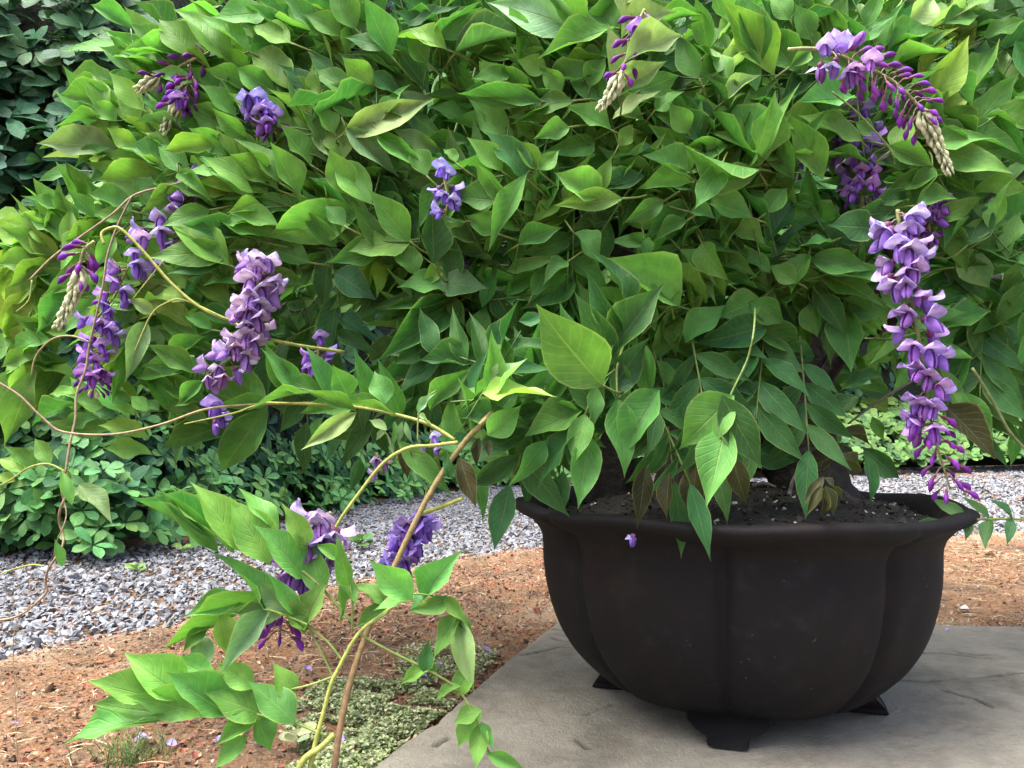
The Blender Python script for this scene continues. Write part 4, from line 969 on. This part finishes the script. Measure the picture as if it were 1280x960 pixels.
raceme([(248, 250), (215, 275), (185, 300), (160, 335), (142, 372), (118, 400)], .80, 60, 26, 4, 0, LILAC, VIOLET, .021, seed=5, zone=(.02, .98))
raceme([(128, 395), (126, 430), (120, 462), (116, 490)], .79, 54, 14, 14, 3, VIOLET, DEEP, .018, seed=6)
raceme([(118, 302), (104, 315), (98, 345), (88, 375), (72, 406)], .715, 36, 0, 12, 36, DEEP, DEEP, .021, 'slim flower cluster of closed buds with a cream tip', budzone=(.1, .55), tipzone=(.4, 1.0), seed=7)
raceme([(262, 66), (238, 76), (212, 90), (190, 100), (172, 110)], .80, 30, 0, 15, 22, DEEP, DEEP, .020, budzone=(.05, .75), tipzone=(.62, 1.0), seed=8)
raceme([(240, 92), (232, 110), (222, 130), (204, 162)], .80, 40, 1, 20, 22, DEEP, DEEP, .021, budzone=(.05, .7), tipzone=(.55, 1.0), seed=9)
raceme([(312, 118), (328, 135), (338, 150), (345, 168)], .765, 46, 9, 8, 0, BLUE, DEEP, .020, seed=10)
raceme([(553, 205), (556, 225), (560, 250), (556, 268)], .705, 26, 9, 0, 0, BLUE, BLUE, .016, seed=11, zone=(.1, 1))
raceme([(568, 298), (574, 315), (584, 338)], .775, 40, 9, 0, 0, BLUE, VIOLET, .020, seed=12, zone=(.1, 1))
raceme([(806, 12), (792, 40), (782, 75), (768, 105), (752, 132)], .675, 28, 1, 16, 22, DEEP, DEEP, .020, budzone=(.05, .72), tipzone=(.60, 1.0), seed=13)
raceme([(398, 415), (398, 440), (392, 462)], .77, 30, 5, 3, 0, VIOLET, VIOLET, .017, seed=14, zone=(.1, .9))
raceme([(414, 640), (396, 668), (376, 705), (358, 745), (350, 790)], .655, 82, 30, 12, 0, FADED, DEEP, .022, 'lilac and purple flower cluster low down among the young leaves', (.02, .86), (.80, 1.0), seed=15)
raceme([(526, 636), (512, 665), (502, 695), (490, 728)], .70, 44, 26, 4, 0, VIOLET, VIOLET, .019, 'purple flower cluster behind the brown shoot', (.02, 1), seed=16)
raceme([(540, 538), (540, 550), (536, 560)], .665, 16, 3, 0, 0, LILAC, LILAC, .011, seed=17, zone=(.1, 1))
raceme([(470, 566), (474, 574), (478, 590)], .665, 18, 3, 0, 0, FADED, FADED, .013, seed=18, zone=(.1, 1))
raceme([(1160, 245), (1164, 270), (1160, 300)], .78, 44, 8, 5, 0, DEEP, DEEP, .019, seed=19, zone=(.1, .9))
raceme([(276, 500), (272, 512), (264, 520)], .73, 30, 5, 0, 0, VIOLET, VIOLET, .018, seed=20, zone=(.1, 1))
raceme([(990, 200), (996, 208), (998, 216)], .76, 24, 4, 0, 0, BLUE, BLUE, .015, seed=21, zone=(.1, 1))
raceme([(792, 180), (800, 200), (808, 214)], .80, 44, 6, 0, 0, BLUE, VIOLET, .018, seed=22, zone=(.1, 1))
raceme([(258, 218), (250, 226), (240, 234)], .80, 30, 5, 0, 0, VIOLET, VIOLET, .018, seed=23, zone=(.1, 1))
tag(wist, 'old wisteria bonsai with dense green leaves and purple flower clusters in the dark pot', 'bonsai tree')

# ------------------------------------------------------------------ hedge behind the gravel
hedge = empty('evergreen_hedge', (-0.6, 2.9, 0))
HB = Vector((-0.6, 2.9, 0))
hf = MB(); cand = []
r = random.Random(21)
HG = [(0.036, 0.116, 0.068), (0.043, 0.132, 0.068), (0.030, 0.102, 0.064), (0.052, 0.15, 0.072)]; HY = [(0.100, .265, .085), (.130, .30, .095), (.080, .225, .078), (.115, .275, .11)]
# dark woody core
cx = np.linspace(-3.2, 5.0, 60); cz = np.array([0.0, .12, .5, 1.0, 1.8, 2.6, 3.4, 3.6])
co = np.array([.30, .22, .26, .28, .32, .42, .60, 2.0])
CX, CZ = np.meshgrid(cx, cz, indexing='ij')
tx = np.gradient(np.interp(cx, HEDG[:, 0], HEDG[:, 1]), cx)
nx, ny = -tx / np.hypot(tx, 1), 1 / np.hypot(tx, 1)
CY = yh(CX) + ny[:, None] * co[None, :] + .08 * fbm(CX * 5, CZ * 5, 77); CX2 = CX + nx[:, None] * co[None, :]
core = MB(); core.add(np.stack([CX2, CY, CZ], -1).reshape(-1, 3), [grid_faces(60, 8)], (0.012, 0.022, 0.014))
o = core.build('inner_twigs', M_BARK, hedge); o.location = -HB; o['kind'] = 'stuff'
def rosette(c, nrm, size, col, r, nl=6, keep=False):
    nrm = nrm.normalized(); a = nrm.orthogonal().normalized(); b_ = nrm.cross(a); ph = r.uniform(0, 6.28)
    for k in range(nl):
        th = ph + k * 2.39996
        el = r.uniform(-.15, .65)
        ax = (a * math.cos(th) + b_ * math.sin(th) + nrm * el).normalized()
        l = size * r.uniform(.75, 1.15)
        st = c + ax * size * .12
        Mx = frame(st, st + ax * l, nrm - ax * .3 + Vector((r.gauss(0, .15), r.gauss(0, .15), r.gauss(0, .15))), l * r.uniform(.46, .58))
        cc_ = tint_var(col, r, .2)
        if keep: cand.append((Mx, cc_, r.randrange(4)))
        else: add_leaf(hf, HTL[r.randrange(4)], Mx, cc_)
def hedge_leaves(x0, x1, z0, z1, n, size, HG=HG):
    for _ in range(n):
        X = r.uniform(x0, x1); z = z0 + (z1 - z0) * r.random()
        sl = np.interp(X + .05, HEDG[:, 0], HEDG[:, 1]) - np.interp(X - .05, HEDG[:, 0], HEDG[:, 1])
        nn = Vector((sl / .1, -1, 0)).normalized()
        lump = float(fbm(X * 4.2, z * 4.2, 88)) - .45
        off = .20 - lump * .42 - (0.10 if z < .22 else 0) - (.13 * r.random() * (1 - z / .4) if HG is HY else 0) + .07 * r.random() ** 2 * 3
        Y = float(yh(X))
        p = Vector((X, Y, z)) - nn * off * 1.0 + Vector((0, 0, 0))
        p = Vector((X - nn.x * off, Y - nn.y * off, z))
        nrm = nn * r.uniform(.4, .9) + UP * r.uniform(.2, .9) + Vector((r.gauss(0, .35), r.gauss(0, .2), 0))
        u, v, d = proj(p)
        vis = (-10 < u < 240 and -10 < v < 470 and r.random() < .35) or (120 < u < 640 and 500 < v < 690 and r.random() < .10)
        rosette(p, nrm, size * r.uniform(.8, 1.2), HG[r.randrange(4)], r, 6, keep=vis and off < .20)
hedge_leaves(-1.75, -0.55, .50, 1.55, 760, .078)
hedge_leaves(-1.75, -0.55, .10, .60, 620, .060)
hedge_leaves(-1.75, -0.55, .02, .42, 760, .048, HY)
hedge_leaves(-0.65, 0.7, .02, .60, 800, .055)
hedge_leaves(-0.65, 0.7, .02, .26, 420, .050, HY)
hedge_leaves(-0.65, 0.7, .5, 2.6, 450, .085)
hedge_leaves(0.6, 4.2, .5, 3.3, 700, .11)
hedge_leaves(-2.6, -1.7, .0, 1.6, 220, .08)
cand.sort(key=lambda q: -(q[0].to_3x3() @ Vector((0, 1, 0))).length / max(.5, q[0].translation.y))
for k, (Mx, cc_, t_) in enumerate(cand):
    if k < 280:
        o = link(bpy.data.objects.new('leaf', HME[t_]), hedge); o.matrix_basis = Matrix.Translation(-HB) @ Mx; o.color = (*cc_, 1)
    else: add_leaf(hf, HTL[t_], Mx, cc_)
o = hf.build('foliage', M_HFOL, hedge); o.location = -HB; o['kind'] = 'stuff'
tag(hedge, 'dark blue-green broadleaf hedge along the far side of the gravel', 'hedge')
print('hedge leaves', len(cand))

# sunlit ivy bank at the right, in front of the hedge
iv = MB()
for _ in range(2300):
    X = r.uniform(1.2, 4.6); t_ = r.random() ** 1.3
    Y = float(yh(X)) - .25 + .75 * t_; z = .03 + .50 * t_ + .10 * float(fbm(X * 5, Y * 5, 66)) + r.uniform(0, .05)
    rosette_c = Vector((X, Y, z)); cl = [(0.10, .20, .05), (.07, .16, .05), (.13, .24, .07), (.05, .12, .045)][r.randrange(4)]
    nrm = Vector((r.gauss(0, .3), -.6, .8)).normalized()
    a = nrm.orthogonal().normalized(); b2 = nrm.cross(a)
    for k in range(3):
        th = r.uniform(0, 6.28); ax = (a * math.cos(th) + b2 * math.sin(th) + nrm * .2).normalized(); l = .058 * r.uniform(.7, 1.2)
        add_leaf(iv, HTL[r.randrange(4)], frame(rosette_c, rosette_c + ax * l, nrm, l * .8), tint_var(cl, r, .2))
o = iv.build('ivy', M_HFOL); tag(o, 'light green ivy ground cover on the bank behind the pot', 'ivy', kind='stuff')

# ------------------------------------------------------------------ small plants and litter on the ground
def seedling(px, py, size, n, col, label, name='weed_seedling', cat='weed'):
    g = G(px, py, -0.008); g.z = float(ground_z(g.x, g.y)) + 0.002
    e = empty(name, g); m_ = MB()
    tube(m_, [(0, 0, -.004), (.002, 0, size * .4), (.0, -.004, size * .8)], [.0012, .001, .0008], 5, (.14, .2, .06))
    st = m_.build('stem', M_STEM, e)
    for k in range(n):
        th = k * 2.4 + r.random(); ax = Vector((math.cos(th), math.sin(th) * .7, r.uniform(.1, .7))).normalized(); l = size * r.uniform(.7, 1.1)
        b0 = Vector((0, -.003, size * (.35 + .45 * k / n)))
        o_ = link(bpy.data.objects.new('leaf', HME[k % 4]), e); o_.matrix_basis = frame(b0, b0 + ax * l, UP + Vector((0, -.6, 0)), l * .6); o_.color = (*tint_var(col, r), 1)
    tag(e, label, cat); return e
seedling(171, 716, .028, 5, (.15, .27, .07), 'tiny pale green seedling in the gravel at the hedge foot')
seedling(452, 686, .045, 9, (.07, .17, .05), 'small leafy green weed alone in the gravel beside the purple flower cluster')
seedling(228, 692, .034, 3, (.10, .2, .06), 'low three-leaved sprig at the foot of the hedge')
seedling(372, 948, .020, 6, (.22, .27, .17), 'grey-green downy seedling rising from the moss patch')
# grass tuft
m_ = MB(); g = G(172, 946, 0); g.z = float(ground_z(g.x, g.y))
for k in range(140):
    x0, y0 = r.gauss(0, .018), r.gauss(0, .014); h_ = r.uniform(.010, .028); lx, ly = r.gauss(0, .012), r.gauss(0, .010)
    tube(m_, [(x0, y0, -.003), (x0 + lx * .4, y0 + ly * .4, h_ * .6), (x0 + lx, y0 + ly, h_)], [.0006, .0005, .0002], 3, (.13 * r.uniform(.7, 1.3), .20 * r.uniform(.7, 1.2), .06), per=2)
o = m_.build('grass_tuft', M_MOSS); o.location = g; tag(o, 'small tuft of fine green grass in the brown soil', 'grass', kind='stuff')

# creeping carpet plant beside the slab
mpoly = [tuple(G(x, y))[:2] for x, y in [(360, 905), (385, 868), (440, 850), (500, 838), (545, 850), (585, 862), (560, 895), (520, 925), (478, 965), (440, 1010), (380, 1000), (350, 950)]]
mpoly2 = [tuple(G(x, y))[:2] for x, y in [(470, 830), (520, 812), (590, 815), (625, 820), (600, 845), (540, 848)]]
m_ = MB(); cnt = 0
lo = np.min(mpoly + mpoly2, 0); hi = np.max(mpoly + mpoly2, 0)
qv = np.array([[0, 0, 0], [.5, .45, .12], [0, 1, .05], [-.5, .45, .12]]); qf = np.array([[0, 1, 2], [0, 2, 3]])
while cnt < 15000:
    x, y = r.uniform(lo[0], hi[0]), r.uniform(lo[1], hi[1])
    i1 = inpoly(x, y, mpoly); i2 = inpoly(x, y, mpoly2) and r.random() < .35
    dens = float(fbm(x * 30, y * 30, 14))
    if not (i1 or i2) or dens < .36: continue
    if x > slab_left(y) - .004: continue
    s = .0042 * r.uniform(.6, 1.3); z = float(ground_z(x, y)) + .002 + .016 * max(0, dens - .36) * 2 * r.random() ** .5
    th = r.uniform(0, 6.28); Rz = np.array(Matrix.Rotation(th, 3, 'Z') @ Matrix.Rotation(r.uniform(-.1, .9), 3, 'X'))
    c_ = [(.27, .33, .15), (.36, .41, .23), (.19, .25, .09), (.12, .18, .05), (.42, .43, .29)][r.choice((0, 0, 1, 1, 2, 2, 3, 4))]
    m_.add((qv * s) @ Rz.T + np.array([x, y, z]), [qf], np.array(c_) * r.uniform(.8, 1.15)); cnt += 1
o = m_.build('creeping_ground_cover', M_MOSS, smooth=False); tag(o, 'pale green tiny-leaved carpet plant along the slab edge', 'ground cover', kind='stuff')

# crumbs, bud scales and straw over the soil
mb = MB()
def soil_pts(n, x0, x1, y0, y1):
    xy = np.stack([rng.uniform(x0, x1, n), rng.uniform(y0, y1, n)], 1)
    k = (xy[:, 1] < yb(xy[:, 0]) + .02) & ~((xy[:, 0] > slab_left(xy[:, 1]) - .006) & (xy[:, 1] < 1.30)) & (np.abs(xy[:, 0]) < xy[:, 1] * .70 + .1)
    return xy[k]
xy = np.concatenate([soil_pts(29000, -1.0, .35, .62, 2.15), soil_pts(9000, .35, 1.75, 1.2, 2.6)]); n = len(xy)
pal = np.array([[.11, .07, .05], [.20, .125, .08], [.05, .034, .026], [.30, .22, .155], [.21, .075, .05], [.38, .33, .28]])
scatter(mb, CHIPS, xy, ground_z(xy[:, 0], xy[:, 1]), .0017 * rng.lognormal(0, .55, n), pal[rng.choice(6, n, p=[.3, .26, .18, .12, .10, .04])] * rng.uniform(.8, 1.2, (n, 1)), .6, .3)
o = mb.build('soil_crumbs', M_DEBRIS, smooth=False); tag(o, 'brown soil crumbs and grit over the garden bed', 'soil', kind='stuff')
mb = MB()
xy = np.concatenate([soil_pts(10500, -1.0, .35, .62, 2.15), soil_pts(4500, .35, 1.75, 1.2, 2.6)])
clump = fbm(xy[:, 0] * 9, xy[:, 1] * 9, 91); xy = xy[rng.random(len(xy)) < np.clip((clump - .36) * 5, .05, 1)]
fv = np.array([[-.5, 0, .15], [0, -.12, 0], [.5, 0, .15], [.35, .9, .3], [0, 1.1, .18], [-.35, .9, .3]]); ff = np.array([[0, 1, 4, 5], [1, 2, 3, 4]])
for x, y in xy:
    s = .0040 * random.uniform(.6, 1.7); Rm = np.array(Matrix.Rotation(random.uniform(0, 6.28), 3, 'Z') @ Matrix.Rotation(random.gauss(0, .5), 3, 'X') @ Matrix.Rotation(random.gauss(0, .5), 3, 'Y'))
    c_ = random.choice([(.23, .07, .045), (.27, .10, .06), (.16, .06, .04), (.33, .22, .14), (.20, .13, .08)])
    mb.add((fv * s) @ Rm.T + np.array([x, y, float(ground_z(x, y)) + .003]), [ff], np.array(c_) * random.uniform(.8, 1.2))
o = mb.build('fallen_bud_scales', M_DEBRIS, smooth=False); tag(o, 'reddish brown bud scales and leaf bits strewn over the soil', 'litter', kind='stuff')
mb = MB()
xy = np.concatenate([soil_pts(5000, -1.0, .35, .62, 2.15), soil_pts(7000, .35, 1.75, 1.2, 2.5), soil_pts(900, .0, .35, 1.2, 1.8)])
cl = fbm(xy[:, 0] * 6, xy[:, 1] * 6, 95); xy = xy[rng.random(len(xy)) < np.clip((cl - .40) * 5, .08, 1)]
for x, y in xy:
    a = random.uniform(0, 6.28); l = random.uniform(.008, .032); bz = random.uniform(0, .006); z = float(ground_z(x, y)) + .003
    dx, dy = math.cos(a) * l / 2, math.sin(a) * l / 2; k = random.gauss(0, .15)
    tube(mb, [(x - dx, y - dy, z + random.uniform(0, .003)), (x - dy * k, y + dx * k, z + bz), (x + dx, y + dy, z + random.uniform(0, .003))], .0005 * random.uniform(.7, 1.6), 3, np.array(random.choice([(.42, .31, .18), (.34, .23, .13), (.48, .38, .25), (.25, .15, .09)])), per=2)
o = mb.build('straw', M_DEBRIS); tag(o, 'dry straw fibres scattered over the soil behind the slab', 'straw', kind='stuff')

# fallen petals: single lilac petals on soil, moss and slab
def petal_mesh():
    U, V = np.meshgrid(np.linspace(0, 1, 6), np.linspace(-1, 1, 5), indexing='ij')
    w = np.array([.10, .34, .48, .52, .42, .12])[:, None]
    v = np.stack([V * w, U - .5, .22 * V ** 2 + .10 * np.sin(U * 4)], -1).reshape(-1, 3)
    m_ = MB(); m_.add(v, [grid_faces(6, 5)], (.42, .33, .66)); me = m_.mesh('fallen_petal'); me.materials.append(M_PETAL); return me
PM = petal_mesh()
for (x, y, s, where, lab) in [(607, 819, .014, 'soil', 'fallen lilac petal on the soil touching the far left edge of the slab'),
        (548, 836, .011, 'soil', 'fallen lilac petal on the soil beside the thin band of carpet plant'), (530, 852, .010, 'soil', 'pale fallen petal among bud scales between the carpet plant and the slab'),
        (423, 876, .011, 'soil', 'fallen lilac petal on the carpet plant beside the brown shoot'), (428, 932, .009, 'soil', 'small fallen petal on the carpet plant near the foot of the two shoots'),
        (176, 930, .012, 'soil', 'fallen blue-lilac petal beside the grass tuft'), (214, 938, .010, 'soil', 'small pinkish fallen petal on the soil just past the grass tuft'),
        (384, 843, .011, 'soil', 'fallen petal on bare soil below the low flower cluster'), (276, 936, .012, 'soil', 'violet fallen petal on the soil between the grass tuft and the carpet plant'),
        (22, 911, .010, 'soil', 'fallen petal on the soil below the thin hanging vine thread'), (1185, 787, .007, 'slab', 'tiny fallen lilac petal on the far edge of the slab')]:
    g = G(x, y, SLAB + .003 if where == 'slab' else 0)
    if where != 'slab': g.z = float(ground_z(g.x, g.y)) + .006
    o = link(bpy.data.objects.new('fallen_petal', PM)); o.location = g; o.scale = (s, s, s); o.rotation_euler = (r.gauss(0, .3), r.gauss(0, .3), r.uniform(0, 6.28)); o.color = (1, 1, 1, 1)
    tag(o, lab, 'petal', 'fallen petals')
# blossom caught on a young leaf over the pot's rim
o = link(bpy.data.objects.new('fallen_blossom', BLM[3])); p = P(792, 668, .682); o.location = p; o.scale = (.012,) * 3; o.rotation_euler = (R(-60), 0, .3); o.color = (.8, .85, 1.1, 1)
tag(o, 'withered pale blossom caught against the rim of the pot', 'blossom')
# dry leaf and the white chip on the soil
def dry_leaf(px, py, s, rz, col, label, name, tilt=.4):
    g = G(px, py); g.z = float(ground_z(g.x, g.y)) + .003
    me = mesh_of(LT[9], name, M_DEBRIS); o = link(bpy.data.objects.new(name, me)); o.location = g; o.scale = (s * .5, s, s); o.rotation_euler = (tilt, .2, rz)
    at = me.attributes['tint']; at.data.foreach_set('color', np.tile(np.array([*col, 1.0], np.float32), len(me.vertices)))
    tag(o, label, 'dry leaf')
dry_leaf(138, 822, .022, 1.0, (.40, .29, .21), 'curled pale brown dry leaf on the soil near the gravel', 'dry_leaf', .8)
dry_leaf(1246, 700, .03, .8, (.30, .16, .09), 'dry brown leaf on the soil behind the slab', 'dry_leaf')
m_ = MB(); tv, tf = STONES[3]; m_.add(tv * np.array([.013, .011, .010]), [tf], (.72, .70, .64))
g = G(1204, 768); g.z = float(ground_z(g.x, g.y)) + .007
o = m_.build('white_stone', M_GRAVEL, smooth=False); o.location = g; tag(o, 'single chalk-white stone chip on the soil behind the slab', 'stone')
